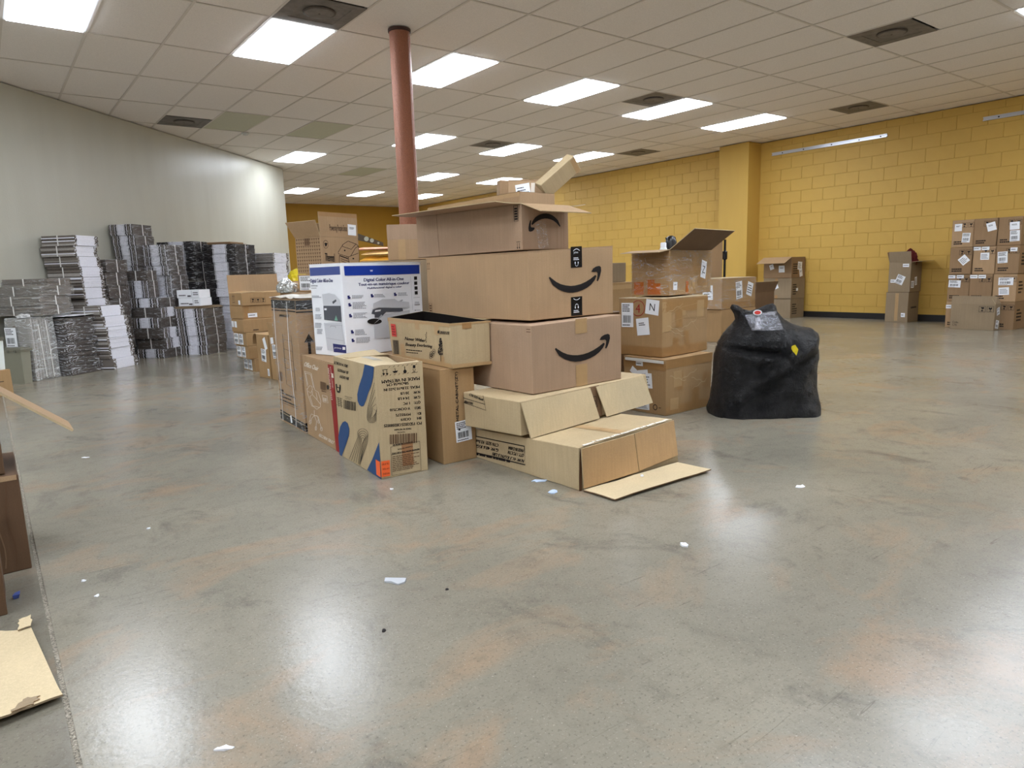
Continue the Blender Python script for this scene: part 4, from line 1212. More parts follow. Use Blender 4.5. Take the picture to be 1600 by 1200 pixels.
A.emit1(.0032)
A.poly(M_WHITE, [(200, 632), (228, 632), (228, 655), (202, 655)], 'printed_picture'); A.poly(mat('print_green', S(120, 170, 150), .5), [(318, 770), (335, 710), (356, 772)], 'printed_picture')
A.rect(M_WHITE, 410, 1068, 440, 1100, 'printed_picture'); A.text(M_WHITE, 'prints', 320, 1086, 395, 1094, 20); 
A.emit1(.0042)
PR.topflaps('x', M_WHITEBOX)

# ---- long flower carton
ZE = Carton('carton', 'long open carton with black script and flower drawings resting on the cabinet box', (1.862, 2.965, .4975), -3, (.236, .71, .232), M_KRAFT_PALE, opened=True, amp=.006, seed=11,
            corners={(0, 1, 1): (-.02, 0, .004), (1, 1, 1): (-.02, 0, .03)}, inner=M_DARK)  # inner board coloured near black for the shade inside the carton
A = Art(ZE.L, .71, .232, (68, 262), (812, 368), (872, 948), (100, 722))
A.text(M_BLACKINK, 'Never Wither', 256, 525, 500, 580, 40, bold=1.5); A.text(M_BLACKINK, 'Beauty Everlasting', 262, 595, 590, 655, 38, bold=1.5)
A.text(M_BLACKINK, 'ZEEDZE', 692, 488, 820, 502, 34, bold=2); A.poly(M_BLACKINK, [(662, 452), (686, 440), (690, 470), (676, 486), (664, 478)])
A.greek(M_BLACKINK, 265, 632, 510, 650, 1, 3, .6, skew=.22); A.greek(M_BLACKINK, 265, 662, 440, 680, 1, 4, .5, skew=.22)
rng = random.Random(5)
for i in range(90):
    t_ = rng.random(); x = 705 + rng.uniform(-1, 1) * (10 + 32 * t_) * (1 if t_ < .85 else .7); y = 545 + 200 * t_
    A.ell(M_BLACKINK, x, y, rng.uniform(4, 9), rng.uniform(5, 10), n=6)
A.stroke(M_BLACKINK, [(706, 560), (712, 830)], 5)
A.stroke(M_BLACKINK, [(522, 455), (520, 520), (512, 590)], 3)
for i in range(7): A.ell(M_BLACKINK, 520 + rng.uniform(-14, 10), 470 + i * 18, 5, 5, n=6)
for x, y in ((582, 730), (615, 700), (600, 745), (575, 760)):
    A.ell(M_BLACKINK, x, y, 20, 28, 4); A.ell(M_BLACKINK, x, y, 6, 9)
A.bars(M_BLACKINK, 118, 512, 186, 680, 5, .15)
A.emit()
ZE.L.rect('red_sticker', .038, .13, .06, .072, M_REDSTICK, 0, .003); ZE.L.shapes('printed_mark', ZE.L.greek(.045, .135, .045, .06, 4, random.Random(2), 0), M_RED, .0036)
ZE.tape('L', 0, .214, .71, .018, M_TAPE_LIGHT); ZE.tape('L', 0, .004, .71, .020, M_TAPE_LIGHT); ZE.tape('L', .125, 0.004, .05, .09, M_TAPE_LIGHT); ZE.tape('L', .585, .004, .045, .055, M_TAPE_LIGHT); ZE.tape('L', .545, .165, .05, .06, M_TAPE_LIGHT); ZE.tape('L', .33, .18, .05, .05, M_TAPE_LIGHT)
ZE.tape('R', 0, .004, .243, .018, M_TAPE_LIGHT); ZE.tape('R', .07, .20, .055, .03, M_TAPE); ZE.tape('R', 0, .222, .243, .01, M_TAPE_LIGHT)

# ---- flattened lower carton, its end flaps and the flap on the floor
FL = Carton('flat_carton', 'crushed flat carton on the floor with one long flap lying out in front', (2.022, 2.190, 0), 1, (.69, 1.10, .20), M_KRAFT_PALE, amp=.007, seed=13, n=8,
            corners={(0, 0, 1): (-.010, -.006, .004), (1, 0, 1): (-.02, .02, .022), (0, 1, 1): (0, 0, -.06), (1, 1, 1): (0, 0, -.055), (0, 0, 0): (.0, .004, 0)})
A = Art(FL.L, 1.10, .20, (286.8, 587.5), (919.6, 723.3), (926.2, 929), (293, 720.5))
A.stroke(M_BLACKINK, [(300, 628), (632, 702), (640, 792), (310, 716)], 5, True)
inv_ = lambda t, x0, y0, x1, y1, c: A.text(M_BLACKINK, t, x0, y0, x1, y1, c, bold=.8)
inv_('MADE IN CHINA', 630, 716, 560, 700, 16); inv_('CTN SIZE: 93.5x61x6 CM', 515, 690, 372, 658, 16)
inv_('QTY: 1 PC/CTN', 632, 740, 560, 722, 16); inv_('G.W: 40.6 KG/90 LBS', 515, 715, 372, 683, 16)
inv_('N.W: 41.3 KG/91.5 LBS', 634, 766, 488, 732, 16)
A.greek(M_BLACKINK, 380, 720, 620, 742, 1, 3, .6, skew=.23)
A.emit()
def slab(parent, pts, t, m, name, off=None, label=None, edge=None, n=6, amp=.002, seed=0):
    """thin board through four corner points (a, b, c, d), thickness t along its normal"""
    a, b, c, d = [Vector(p) for p in pts]
    nr = (b - a).cross(d - a).normalized()
    mb = MB(); ids = {}
    for k in (0, 1):
        for i in range(n + 1):
            for j in range(n + 1):
                f, g = i / n, j / n
                p = (a * (1 - f) + b * f) * (1 - g) + (d * (1 - f) + c * f) * g
                p = p + nr * (t * k + amp * noise.noise(p * 7 + Vector((seed, seed * 2, 0))))
                ids[k, i, j] = len(mb.v); mb.v.append(tuple(p))
    for i in range(n):
        for j in range(n):
            mb.f.append((ids[1, i, j], ids[1, i + 1, j], ids[1, i + 1, j + 1], ids[1, i, j + 1])); mb.m.append(0)
            mb.f.append((ids[0, i, j], ids[0, i, j + 1], ids[0, i + 1, j + 1], ids[0, i + 1, j])); mb.m.append(0)
    for i in range(n):
        for q_, rev in ((0, 0), (n, 1)):
            f = (ids[0, i, q_], ids[0, i + 1, q_], ids[1, i + 1, q_], ids[1, i, q_]); mb.f.append(f[::-1] if rev else f); mb.m.append(1)
            f = (ids[0, q_, i + 1], ids[0, q_, i], ids[1, q_, i], ids[1, q_, i + 1]); mb.f.append(f[::-1] if rev else f); mb.m.append(1)
    return mb.build(name, [m, edge or M_KRAFT_PALE], parent, smooth=30, label=label)
F = FL.R.fr
slab(FL.root, [F(.012, .012, .012), F(.368, .018, .016), F(.366, .192, .008), F(.004, .196, .008)], .005, M_KRAFT_TAN, 'end_flap', seed=1)
slab(FL.root, [F(.372, .020, .016), F(.672, .035, .010), F(.684, .196, .008), F(.370, .192, .008)], .005, M_KRAFT_TAN, 'end_flap', seed=2)
slab(FL.root, [(.006, -.205, .010), (.655, -.222, .010), (.655, -.022, .004), (0.004, -.016, .004)], .005, M_KRAFT_LIGHT, 'floor_flap', seed=3, amp=.004, edge=M_KRAFT_BROWN)
FL.T.rect('packing_tape', .30, .02, .06, .5, M_TAPE_LIGHT, 0, .002)
FL.R.rect('painted_gap_shade', 0, .0, .016, .19, M_BROWNINK, -3, .003)  # dark brown strip paints the shade in the gap beside the end flap
torn = mat('torn_white_liner', S(226, 218, 204), .8)
rng = random.Random(8); mb = MB()
for i in range(26):
    u = .03 + .62 * i / 26; p = FL.map((u, .004 + .01 * rng.random(), .2)) + Vector((0, -.008, .002)); w_ = rng.uniform(.012, .03)
    mb.hexa([tuple(p + Vector(q_)) for q_ in ((0, 0, 0), (w_, 0, 0), (w_, .014, .001), (0, .012, .001), (0, 0, .002), (w_, -.002, .003), (w_, .013, .003), (0, .011, .004))])
mb.build('torn_edge', torn, FL.root)

# ---- flattened upper carton
FU = Carton('flat_carton', 'flat carton with two pale end flaps under the smile-printed boxes', (1.966, 2.545, .218), 4.6, (1.03, .43, .150), M_KRAFT_PALE, amp=.006, seed=14, n=8,
            corners={(0, 1, 0): (0, 0, -.03), (1, 1, 0): (0, 0, -.03), (1, 0, 0): (0, 0, -.012), (1, 0, 1): (-.01, .03, 0.004), (0, 0, 0): (.0, .0, -.018)})
A = Art(FU.L, .43, .150, (36.8, 350), (732, 464.8), (744.8, 895), (48.8, 700))
A.stroke(M_BLACKINK, [(10, 222), (262, 296), (296, 545), (20, 450)], 7, True); A.stroke(M_BLACKINK, [(30, 405), (288, 478)], 6)
A.text(M_BLACKINK, 'N.W.: 21.5 KG', 112, 292, 245, 328, 26, bold=2); A.text(M_BLACKINK, 'G.W.: 23 KG', 130, 350, 250, 386, 26, bold=2); A.text(M_BLACKINK, 'CTN SIZE 96x40', 102, 386, 262, 440, 26, bold=2)
A.text(M_BLACKINK, '86x1106', 50, 455, 140, 482, 26, bold=3)
A.emit()
F = FU.R.fr
slab(FU.root, [F(.035, -.012, .026), F(.545, -.002, .024), F(.512, .146, .010), F(-.004, .146, .010)], .005, M_KRAFT_LIGHT, 'end_flap', seed=4)
slab(FU.root, [F(.605, -.004, .022), F(1.02, .004, .014), F(.985, .148, .008), F(.560, .146, .010)], .005, M_KRAFT_LIGHT, 'end_flap', seed=5)
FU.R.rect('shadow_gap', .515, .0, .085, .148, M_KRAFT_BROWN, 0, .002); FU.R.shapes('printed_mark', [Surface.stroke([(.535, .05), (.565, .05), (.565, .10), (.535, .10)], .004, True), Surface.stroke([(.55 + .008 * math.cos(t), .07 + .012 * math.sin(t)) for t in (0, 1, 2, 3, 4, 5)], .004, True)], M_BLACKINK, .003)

# ---- the boxes with the smile arrow
AB = Carton('carton', 'brown box with black smile arrow and plain tape, lowest of the three smile boxes', (2.118, 2.630, .372), 2.0, (.655, .56, .345), M_KRAFT_ROSE, amp=.003, seed=15, corners={(0, 0, 1): (0, 0, -.002), (1, 0, 1): (0, 0, .012)})
smile(AB.R, .355, .185, .625, .33)
AB.R.rect('packing_tape', .30, .0, .085, .115, M_TAPE_LIGHT, 0, .0012); AB.R.rect('packing_tape', .30, .275, .085, .075, M_TAPE_LIGHT, 0, .0012)
AB.L.shapes('printed_mark', [Surface.rectpoly(.525, .325, .03, .004, 1), Surface.rectpoly(.525, .312, .03, .004, 1)], M_BROWNINK)
AM = Carton('carton', 'large brown box with black smile arrow and two black tape strips', (2.183, 2.722, .731), 3, (.633, .915, .340), M_KRAFT, amp=.003, seed=16, corners={(1, 0, 1): (0, 0, .028), (1, 1, 1): (0, 0, .01), (0, 0, 1): (0, 0, .002)})
smile(AM.R, .335, .178, .60, .34)
AM.topflaps('x', tape=None)
def headset(sf, u, v, s_, flipv=False):
    k = -1 if flipv else 1
    pol = [Surface.stroke([(u + s_ * math.cos(rad(a)), v + k * s_ * math.sin(rad(a))) for a in range(0, 181, 30)], .2 * s_)]
    for dx in (-1, 1): pol.append(Surface.rectpoly(u + dx * s_ - .28 * s_, v - (1.0 if not flipv else -.1) * s_, .56 * s_, .9 * s_, 1))
    return pol
for v0, v1, fl2 in ((.247, .352, True), (.004, .100, False)):
    t_ = AM.R.rect('black_printed_tape', .300, v0, .084, v1 - v0, M_BLACKTAPE, 0, .0014)
    pol = headset(AM.R, .342, v0 + (.018 if fl2 else .048), .011, fl2)
    pol += AM.R.greek(.318, v0 + (.036 if fl2 else .014), .05, .016, 2, random.Random(3), 0)
    yv = v1 - (.012 if fl2 else .008)
    pol.append(Surface.stroke([(.318 + .048 * i / 8, yv + (-.010 if fl2 else -.008) * ((abs(i - 4) / 4) ** 2 if fl2 else 1 - (abs(i - 4) / 4) ** 2)) for i in range(9)], .003))
    if fl2: pol += [([(.342 - .02 + x * .010, .318 + y * .011) for x, y in text_shape('prime')[0]], text_shape('prime')[1])]
    AM.R._emit('printed_text', pol, M_WHITE, .0026, t_)
up_arrows(AM.L, .012, .275, .028)
AM.L.shapes('printed_mark', [Surface.stroke([(.012, .005), (.04, .005), (.04, .075), (.012, .075)], .003, True)] + [Surface.rectpoly(.016, .012 + .015 * i, .02, .008, 1) for i in range(4)], M_BROWNINK)
AU = Carton('carton', 'open box with upside-down smile arrow and spread flaps on top of the pile', (2.248, 2.850, 1.092), 3.6, (.346, .972, .229), M_KRAFT_ROSE, opened=True, amp=.004, seed=17, corners={(0, 1, 1): (0, 0, .006), (0, 1, 0): (0, 0, -.012), (1, 1, 0): (0, 0, -.010), (0, 0, 0): (0, 0, -.004)})
smile(AU.R, .165, .142, .36, .26, 180)
AU.R.rect('clear_tape', .105, .005, .075, .14, M_CLEARTAPE, 8, .004, 6)
AU.L.shapes('printed_mark', [Surface.stroke([(.918, .145), (.948, .145), (.948, .222), (.918, .222)], .003, True)] + [Surface.rectpoly(.922, .152 + .013 * i, .022, .008, 1) for i in range(5)], M_BLACKINK)
up_arrows(AU.L, .93, .006, .026, M_BLACKINK, 180)
AU.L.shapes('crease_line', [Surface.stroke([(.235, .0), (.225, .229)], .003)], M_BROWNINK)
for u in (.255, .285, .305): AU.R.shapes('crease_line', [Surface.stroke([(u, .0), (u + .003, .229)], .0025)], M_KRAFT_DARK)
AU.flap('L', .17, -3, 0, 1.0, M_KRAFT_ROSE, curl=4)
AU.flap('R', .168, -18, .0, 1.0, M_KRAFT_ROSE, taper=-.06)
AU.flap('X', .16, 0, 0.02, .98, M_KRAFT_ROSE, curl=5)
NE = Carton('carton', 'plain open carton nested inside the topmost smile box', (2.300, 2.925, 1.106), 3.9, (.262, .84, .286), M_KRAFT, opened=True, amp=.004, seed=18, corners={(0, 1, 1): (0, 0, -.012)})
NE.tape('L', 0, .262, .84, .022, M_TAPE_LIGHT)
# ---- carton with the white label and the small tilted carton in it
WB = Carton('carton', 'small taped carton with a white address label leaning in the top box', (2.370, 3.125, 1.318), 0, (.235, .14, .165), M_KRAFT, amp=.003, seed=19)
WB.root.rotation_euler = (rad(-14), rad(2), rad(-44))
WB.R.sticker(.045, .060, .080, .085, 10, 21, 'lines')
WB.topflaps('y', tape=M_TAPE_LIGHT)
WB.R.rect('packing_tape', .128, 0, .022, .15, M_WHITEINK, 0, .0012); WB.R.rect('printed_mark', .10, .0, .003, .15, M_BLACKINK, 0, .0014)
WB2 = Carton('carton', 'plain carton lying behind the labelled one in the top box', (2.42, 3.27, 1.335), 0, (.20, .16, .16), M_KRAFT, amp=.003, seed=20)
WB2.root.rotation_euler = (rad(5), rad(3), rad(-30))
TI = Carton('carton', 'long slim carton tilted up out of the top box towards the ceiling', (2.550, 2.985, 1.368), 0, (.25, .066, .095), M_KRAFT_PALE, amp=.002, seed=21)
TI.root.rotation_euler = (rad(22), rad(-39), rad(-22))
TI.tape('R', .215, 0, .03, .085, M_TAPE_LIGHT)
# ---- cartons behind the printer box
BK1 = Carton('carton', 'brown carton standing behind the white printer box, under another', (2.265, 4.36, 0), 3, (.62, .40, .538), M_KRAFT, amp=.003, seed=22)
BK2 = Carton('carton', 'brown carton showing between the white printer box and the large smile box', (2.262, 4.355, .541), 3, (.62, .40, .538), M_KRAFT_GREY, amp=.003, seed=23)
SL = Carton('carton', 'small open carton with a pale tape strip left of the topmost smile box', (2.345, 4.52, 1.083), -31, (.27, .16, .145), M_KRAFT, opened=True, amp=.003, seed=24)
SL.flap('R', .105, 93, 0, 1, M_KRAFT_ROSE); SL.flap('X', .12, 35, 0, 1, M_KRAFT_BROWN)
SL.tape('R', .075, 0, .05, .145, M_TAPE_LIGHT)

# ---- thermal printer carton and what it stands on
SU = Carton('carton', 'tall plain carton hidden behind the wrapped one, carrying the thermal printer boxes', (1.83, 4.83, 0), 0, (.62, .52, .872), M_KRAFT, amp=.003, seed=25)
T2 = Carton('carton', 'small carton with white label right under the thermal printer box', (1.985, 4.845, .875), 20, (.385, .28, .128), M_KRAFT_WARM, amp=.002, seed=26)
T2.L.sticker(.020, .012, .155, .105, 0, 5, 'ship')
TH = Carton('carton', 'open thermal printer carton with printer line drawing and upright flaps', (1.985, 4.855, 1.006), 20, (.378, .27, .262), M_KRAFT, opened=True, amp=.003, seed=27)
A = Art(TH.R, .378, .262, (685, 440), (1345, 470), (1372, 960), (718, 1075))
A.ell(M_BLACKINK, 792, 568, 48, 66, 6); A.poly(M_BLACKINK, [(765, 545), (790, 545), (815, 545), (828, 555), (812, 582), (806, 600), (780, 600), (776, 580)])
A.text(M_BLACKINK, 'Thermal', 770, 848, 950, 850, 140, bold=6); A.text(M_BLACKINK, 'Printer', 780, 1018, 938, 1018, 130, bold=6)
for p in ([(1190, 520), (1310, 560), (1345, 590)], [(1190, 520), (1105, 570), (1020, 690), (1022, 715), (1190, 755), (1230, 740), (1300, 620), (1345, 590)], [(1105, 570), (1095, 600), (1240, 640), (1310, 560)],
          [(1040, 740), (1035, 850), (1080, 895), (1270, 905), (1355, 850)], [(1190, 755), (1215, 900)], [(1230, 740), (1345, 690)], [(1060, 790), (1200, 825), (1200, 860), (1062, 822)], [(1345, 590), (1358, 700), (1355, 850)]):
    A.stroke(M_BLACKINK, p, 7)
A.poly(M_BLACKINK, [(1045, 735), (1185, 775), (1185, 790), (1045, 752)]); A.poly(M_BLACKINK, [(1290, 905), (1360, 850), (1362, 875), (1300, 920)]); A.rect(M_BLACKINK, 1122, 650, 1145, 672); A.rect(M_BLACKINK, 1258, 765, 1282, 785)
A.emit()
pol = []
for i in range(11):
    for j in range(10):
        u = .012 + .0235 * i; v = .012 + .025 * j
        pol += [Surface.rectpoly(u, v + .010, .015, .0055, 1), Surface.rectpoly(u + .0055, v, .004, .011, 1)]
TH.L.shapes('printed_pattern', pol, M_BROWNINK)
TH.L.rect('brown_stain', .10, .205, .055, .05, M_KRAFT_BROWN, 0, .0012)
f = TH.flap('R', .175, 91, 0, 1, M_KRAFT, name='flap')
f.text('printed_text', [('Powering People Since 18', .095, .045, .046, 0, .195)], M_BLACKINK, .002)
f.sticker(.275, .015, .085, .080, -3, 4, 'note')
f.rect('packing_tape', 0, .145, .378, .03, M_TAPE, 0, .0014)
TH.flap('L', .125, 62, 0, 1, M_KRAFT, taper=-.18)
TH.flap('K', .13, 120, 0.02, .98, M_KRAFT)
# crumpled foil and yellow film beside it
def blob(name, label, cat, loc, size, m, seed=0, amp=.25, sub=3, rz=0, freq=2.2, flat=0.3):
    bm = bmesh.new(); bmesh.ops.create_icosphere(bm, subdivisions=sub, radius=1)
    for v in bm.verts:
        nv = noise.noise(v.co * freq + Vector((seed, 0, seed * 2))) + .5 * noise.noise(v.co * freq * 2.3 + Vector((0, seed, 0)))
        v.co *= 1 + amp * nv
        v.co.z = max(v.co.z, -flat)
    zmin = min(v.co.z for v in bm.verts)
    for v in bm.verts: v.co = Vector((v.co.x * size[0], v.co.y * size[1], (v.co.z - zmin) * size[2]))
    me = bpy.data.meshes.new(name); bm.to_mesh(me); bm.free(); me.materials.append(m)
    return obj(name, me, None, label, cat, None, None, loc, rz)
M_FOIL = mat('crumpled_foil', S(206, 208, 206), .22, .5, metal=.7, var=.35, vscale=26, bump=.6, bscale=30)
blob('foil_bag', 'crumpled silvery foil bag beside the thermal printer boxes', 'bag', (1.845, 5.22, .873), (.07, .11, .075), M_FOIL, 3, .3, 4)
blob('yellow_bag', 'crumpled yellow plastic bag far behind, left of the thermal printer box', 'bag', (3.36, 9.10, .935), (.11, .11, .12), M_YELLOWBAG, 6, .25, 3)
YC = Carton('carton', 'carton stack top far behind the thermal printer box carrying the yellow bag', (3.15, 8.9, 0), 10, (.5, .5, .93), M_KRAFT, amp=.003, seed=29)
# gold padded mailers on a far carton
GM = Carton('carton', 'large carton far behind carrying a pile of gold padded mailers', (3.25, 7.05, 0), -37, (.95, .55, 1.13), M_KRAFT_WARM, amp=.004, seed=30)
ZP = 1.136
for i, (dx, dy, r_, m_, w_, d_, h_, lb) in enumerate(((.18, .06, -36, M_YELLOWMAIL, .62, .40, .055, 'thick gold padded mailer lowest in the pile of mailers'), (.20, .07, -40, M_CREAM, .58, .38, .045, 'cream padded mailer in the middle of the pile of mailers'),
        (.14, .05, -33, M_PINK, .42, .34, .022, 'pinkish envelope lying on the cream mailers'), )):
    cpt = Vector((GM.root.location.x, GM.root.location.y, 0)) + Matrix.Rotation(rad(-37), 4, 'Z') @ Vector((dx - .14, dy, 0))
    mb = MB(); n = 10
    for k in (0, 1):
        for a in range(n + 1):
            for b in range(n + 1):
                x, y = a / n, b / n; e = min(x, y, 1 - x, 1 - y)
                z = h_ * (k * (min(1, e * 5) ** .5 * .8 + .2 * noise.noise(Vector((x * 4, y * 4, i)))) if k else 0) + (.004 if k else 0)
                mb.v.append((x * w_, y * d_, z))
    for a in range(n):
        for b in range(n):
            o_ = lambda k, p, q_: k * (n + 1) ** 2 + p * (n + 1) + q_
            mb.f += [(o_(1, a, b), o_(1, a + 1, b), o_(1, a + 1, b + 1), o_(1, a, b + 1)), (o_(0, a, b), o_(0, a, b + 1), o_(0, a + 1, b + 1), o_(0, a + 1, b))]; mb.m += [0, 0]
    for a in range(n):
        for (k0, k1) in (((a, 0), (a + 1, 0)), ((a + 1, n), (a, n)), ((0, a + 1), (0, a)), ((n, a), (n, a + 1))):
            mb.f.append((o_(0, *k0), o_(0, *k1), o_(1, *k1), o_(1, *k0))); mb.m.append(0)
    obj('padded_mailer', mb.mesh('padded_mailer', m_, 50), None, lb, 'mailer', 'padded mailers far behind', None, (cpt.x, cpt.y, ZP), rad(r_))
    ZP += h_ + .012
cpt = Vector((GM.root.location.x, GM.root.location.y, 0)) + Matrix.Rotation(rad(-37), 4, 'Z') @ Vector((.80, .25, 0))
blob('padded_mailer', 'crumpled gold padded mailer standing apart at the right of the pile', 'mailer', (cpt.x, cpt.y, 1.133), (.085, .10, .085), M_YELLOWMAIL, 9, .3, 3)['group'] = 'padded mailers far behind'
cpt = Vector((GM.root.location.x, GM.root.location.y, 0)) + Matrix.Rotation(rad(-37), 4, 'Z') @ Vector((.10, .22, 0))
sp = thing('paper_strip', 'dark printed strip with round pale marks leaning over the mailers', 'strip', (cpt.x, cpt.y, ZP), rad(-37))
mb = MB(); mb.hexa([(-.10, 0, .075), (.18, 0, .0), (.18, .02, .0), (-.10, .02, .075), (-.10, 0, .150), (.18, 0, .040), (.18, .02, .040), (-.10, .02, .150)]); mb.build('strip', mat('brown_black_print', S(70, 60, 44), .6), sp)
for x, z, r_ in ((.0, .085, .026), (.06, .066, .022), (.13, .036, .012)):
    mb = MB(); mb.tube([(x, -.001, z), (x, -.004, z)], r_, 12); mb.build('round_mark', mat('pale_green_print', S(150, 156, 140), .6), sp)

# =================================================================== STACKS RIGHT OF CENTRE
RB = Carton('carton', 'lower taped brown carton with torn top edge, left of the black bag', (3.507, 2.955, 0), 1.5, (.495, .36, .370), M_KRAFT_WARM, amp=.004, seed=31, corners={(1, 0, 1): (.012, 0, .004), (0, 1, 1): (-.01, 0, .004)})
RB.topflaps('x')
RB.tape('R', 0, .315, .495, .055, M_TAPE); RB.tape('R', 0, .01, .495, .05, M_TAPE); RB.tape('L', 0, .30, .36, .05, M_TAPE)
RB.L.sticker(.11, .315, .06, .030, 0, 3, 'bar'); RB.L.sticker(.13, .19, .085, .10, 8, 4, 'note'); RB.L.sticker(.155, .17, .09, .10, 4, 5, 'lines'); RB.L.sticker(.10, .02, .12, .05, 2, 6, 'lines'); RB.L.sticker(.06, .25, .07, .045, -35, 7, 'none')
RB.L.shapes('printed_mark', [Surface.stroke([(.27 + .016 * math.cos(t * .6), .05 + .018 * math.sin(t * .6)) for t in range(11)], .006, True), Surface.rectpoly(.30, .048, .02, .004, 1)], M_BLACKINK)
rng = random.Random(12); mb = MB()
for i in range(30):
    u = .02 + .32 * i / 30; p = Vector(RB.L.fr(u, .362, .004)); 
    mb.hexa([tuple(p + Vector(q_)) for q_ in ((0, 0, -.012), (-.004, 0, -.012), (-.004, -.016, -.014), (0, -.016, -.014), (0, 0, .004), (-.004, 0, .006 * rng.random()), (-.004, -.014, .006), (0, -.014, .005))])
mb.build('torn_edge', mat('shiny_torn_edge', S(222, 220, 214), .4), RB.root)
RM = Carton('carton', 'taped brown carton marked N with a red circled 4 and white labels', (3.560, 3.035, .379), 4, (.53, .37, .390), M_KRAFT_WARM, amp=.004, seed=32)
RM.topflaps('x', M_KRAFT_LIGHT)
RM.tape('R', 0, .005, .53, .06, M_TAPE); RM.tape('L', 0, .005, .37, .06, M_TAPE); RM.tape('R', .25, .06, .06, .035, M_TAPE); RM.tape('R', 0, .30, .53, .08, M_TAPE); RM.tape('R', 0, .17, .10, .20, M_TAPE_LIGHT)
RM.L.sticker(.025, .195, .105, .165, 1, 8, 'ship'); RM.L.sticker(.235, .285, .11, .10, -6, 9, 'none', letter='N'); RM.L.sticker(.16, .145, .105, .115, 7, 10, 'note')
RM.L.shapes('red_circle', [Surface.stroke([(.17 + .055 * math.cos(t * .31), .325 + .052 * math.sin(t * .31)) for t in range(20)], .005, True)], M_RED)
RM.L.text('red_figure', [('4', .150, .295, .06, 0)], M_RED)
for k, (a_, b_) in enumerate((((.02, .25), (.40, .36)), ((.17, .33), (.42, .16)), ((.10, .23), (.50, .24)))):
    RM.R.shapes('crease_line', [Surface.stroke([(a_[0] + (b_[0] - a_[0]) * t / 8, a_[1] + (b_[1] - a_[1]) * t / 8 + .02 * math.sin(t * .5)) for t in range(9)], .003)], M_TAPE_LIGHT)
RT = Carton('carton', 'film-wrapped open carton marked Z with orange tape, highest of its stack', (3.690, 3.085, .783), 12.8, (.66, .29, .305), M_KRAFT_WARM, opened=True, amp=.004, seed=33)
RT.flap('R', .22, 36, 0.0, 1.0, M_KRAFT_BROWN)
RT.flap('L', .155, -6, 0, 1, M_KRAFT_BROWN)
RT.R.sticker(.485, .105, .085, .125, -12, 11, 'none', letter='Z'); RT.R.sticker(.055, .035, .06, .055, -3, 12, 'note')
RT.R.rect('orange_tape', .24, .005, .04, .085, M_ORTAPE, -2); 
for (u, w_, h_) in ((.02, .075, .085), (.125, .055, .10), (.18, .045, .075)): RT.L.rect('orange_tape', u, .010, w_, h_, M_ORTAPE, 0, .0016)
RT.tape('R', 0, .14, .66, .05, M_TAPE); RT.tape('L', 0, .02, .29, .03, M_TAPE)
shell(RT, 'plastic_wrap', M_CLEAR, .006, .005, 7, 0, .985, 5, top=False)
can = thing('spray_can', 'white spray can standing up out of the film-wrapped carton', 'can', (3.885, 3.305, .79))
mb = MB(); mb.lathe([(.027, 0), (.029, .004), (.029, .30), (.024, .318), (.021, .322)], 20); mb.build('body', M_WHITEPL, can, smooth=35)
mb = MB(); mb.lathe([(.021, .3225), (.021, .352), (.017, .358)], 20); mb.build('cap', M_WHITE, can, smooth=35)
bb = thing('black_bag_roll', 'rolled black plastic sticking up beside the white spray can', 'bag', (3.955, 3.295, .79), .3)
mb = MB(); mb.lathe([(.030, 0), (.036, .05), (.035, .25), (.042, .31), (.040, .36), (.030, .395), (.012, .405)], 16); mb.build('roll', M_BLACKPL, bb, smooth=50)
mb = MB(); mb.tube([(-.043, 0, .30), (-.04, .015, .35), (-.02, .03, .39)], .006, 6); mb.build('fold', M_BLACKPL, bb, smooth=50)
for c_, sd_ in ((RB, 3), (RM, 4), (RT, 5)):
    rg = random.Random(sd_)
    for k in range(5):
        u = rg.uniform(.02, c_.w - .10); v = rg.uniform(.03, c_.h - .10)
        c_.R.rect('packing_tape', u, v, rg.uniform(.05, .09), rg.uniform(.05, min(.16, c_.h - v - .01)), (M_TAPE, M_TAPE_LIGHT)[k % 2], rg.uniform(-2, 2), .0010 + .0001 * k)
    for k in range(4):
        u0, v0 = rg.uniform(.03, c_.w * .6), rg.uniform(.05, c_.h * .8)
        c_.R.shapes('crease_line', [Surface.stroke([(u0 + (c_.w * .33) * t / 8, min(c_.h - .01, max(.01, v0 + .05 * (t / 8) * (1 if k % 2 else -1) + .006 * math.sin(t * 1.7)))) for t in range(9)], .0022)], M_KRAFT_LIGHT)
# carton behind those
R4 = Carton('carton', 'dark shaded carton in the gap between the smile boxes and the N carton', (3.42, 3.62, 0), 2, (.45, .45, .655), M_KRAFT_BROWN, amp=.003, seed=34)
# second row, farther back
def plain(label, loc, rot, size, m=None, seed=0, group=None, **k): return Carton('carton', label, loc, rot, size, m or M_KRAFT_WARM, group=group, amp=.004, seed=seed, **k)
LB0 = plain('lower carton of the two-high stack behind the black bag', (7.38, 5.33, 0), 1, (.75, .42, .415), M_KRAFT_WARM, 35)
LB = plain('upper carton with two hanging white labels, behind the black bag', (7.36, 5.32, .419), 2, (.76, .43, .385), M_KRAFT_WARM, 36)
LB.topflaps('x', M_KRAFT_LIGHT); LB.R.sticker(.31, .12, .14, .22, 6, 14, 'ship'); LB.R.sticker(.56, .15, .13, .17, -16, 15, 'lines'); LB.L.sticker(.15, .12, .15, .18, 2, 16, 'lines'); LB.tape('R', 0, .02, .76, .06); 
shell(LB, 'plastic_wrap', M_CLEAR, .006, .005, 6, seed=6)
TP = plain('tall upright tan carton rising behind the wrapped Z carton', (7.62, 5.84, 0), -4, (.42, .35, 1.33), M_KRAFT, 37)
pole = thing('black_pole', 'thin black pole standing against the tall upright carton', 'pole', (8.075, 5.80, 0))
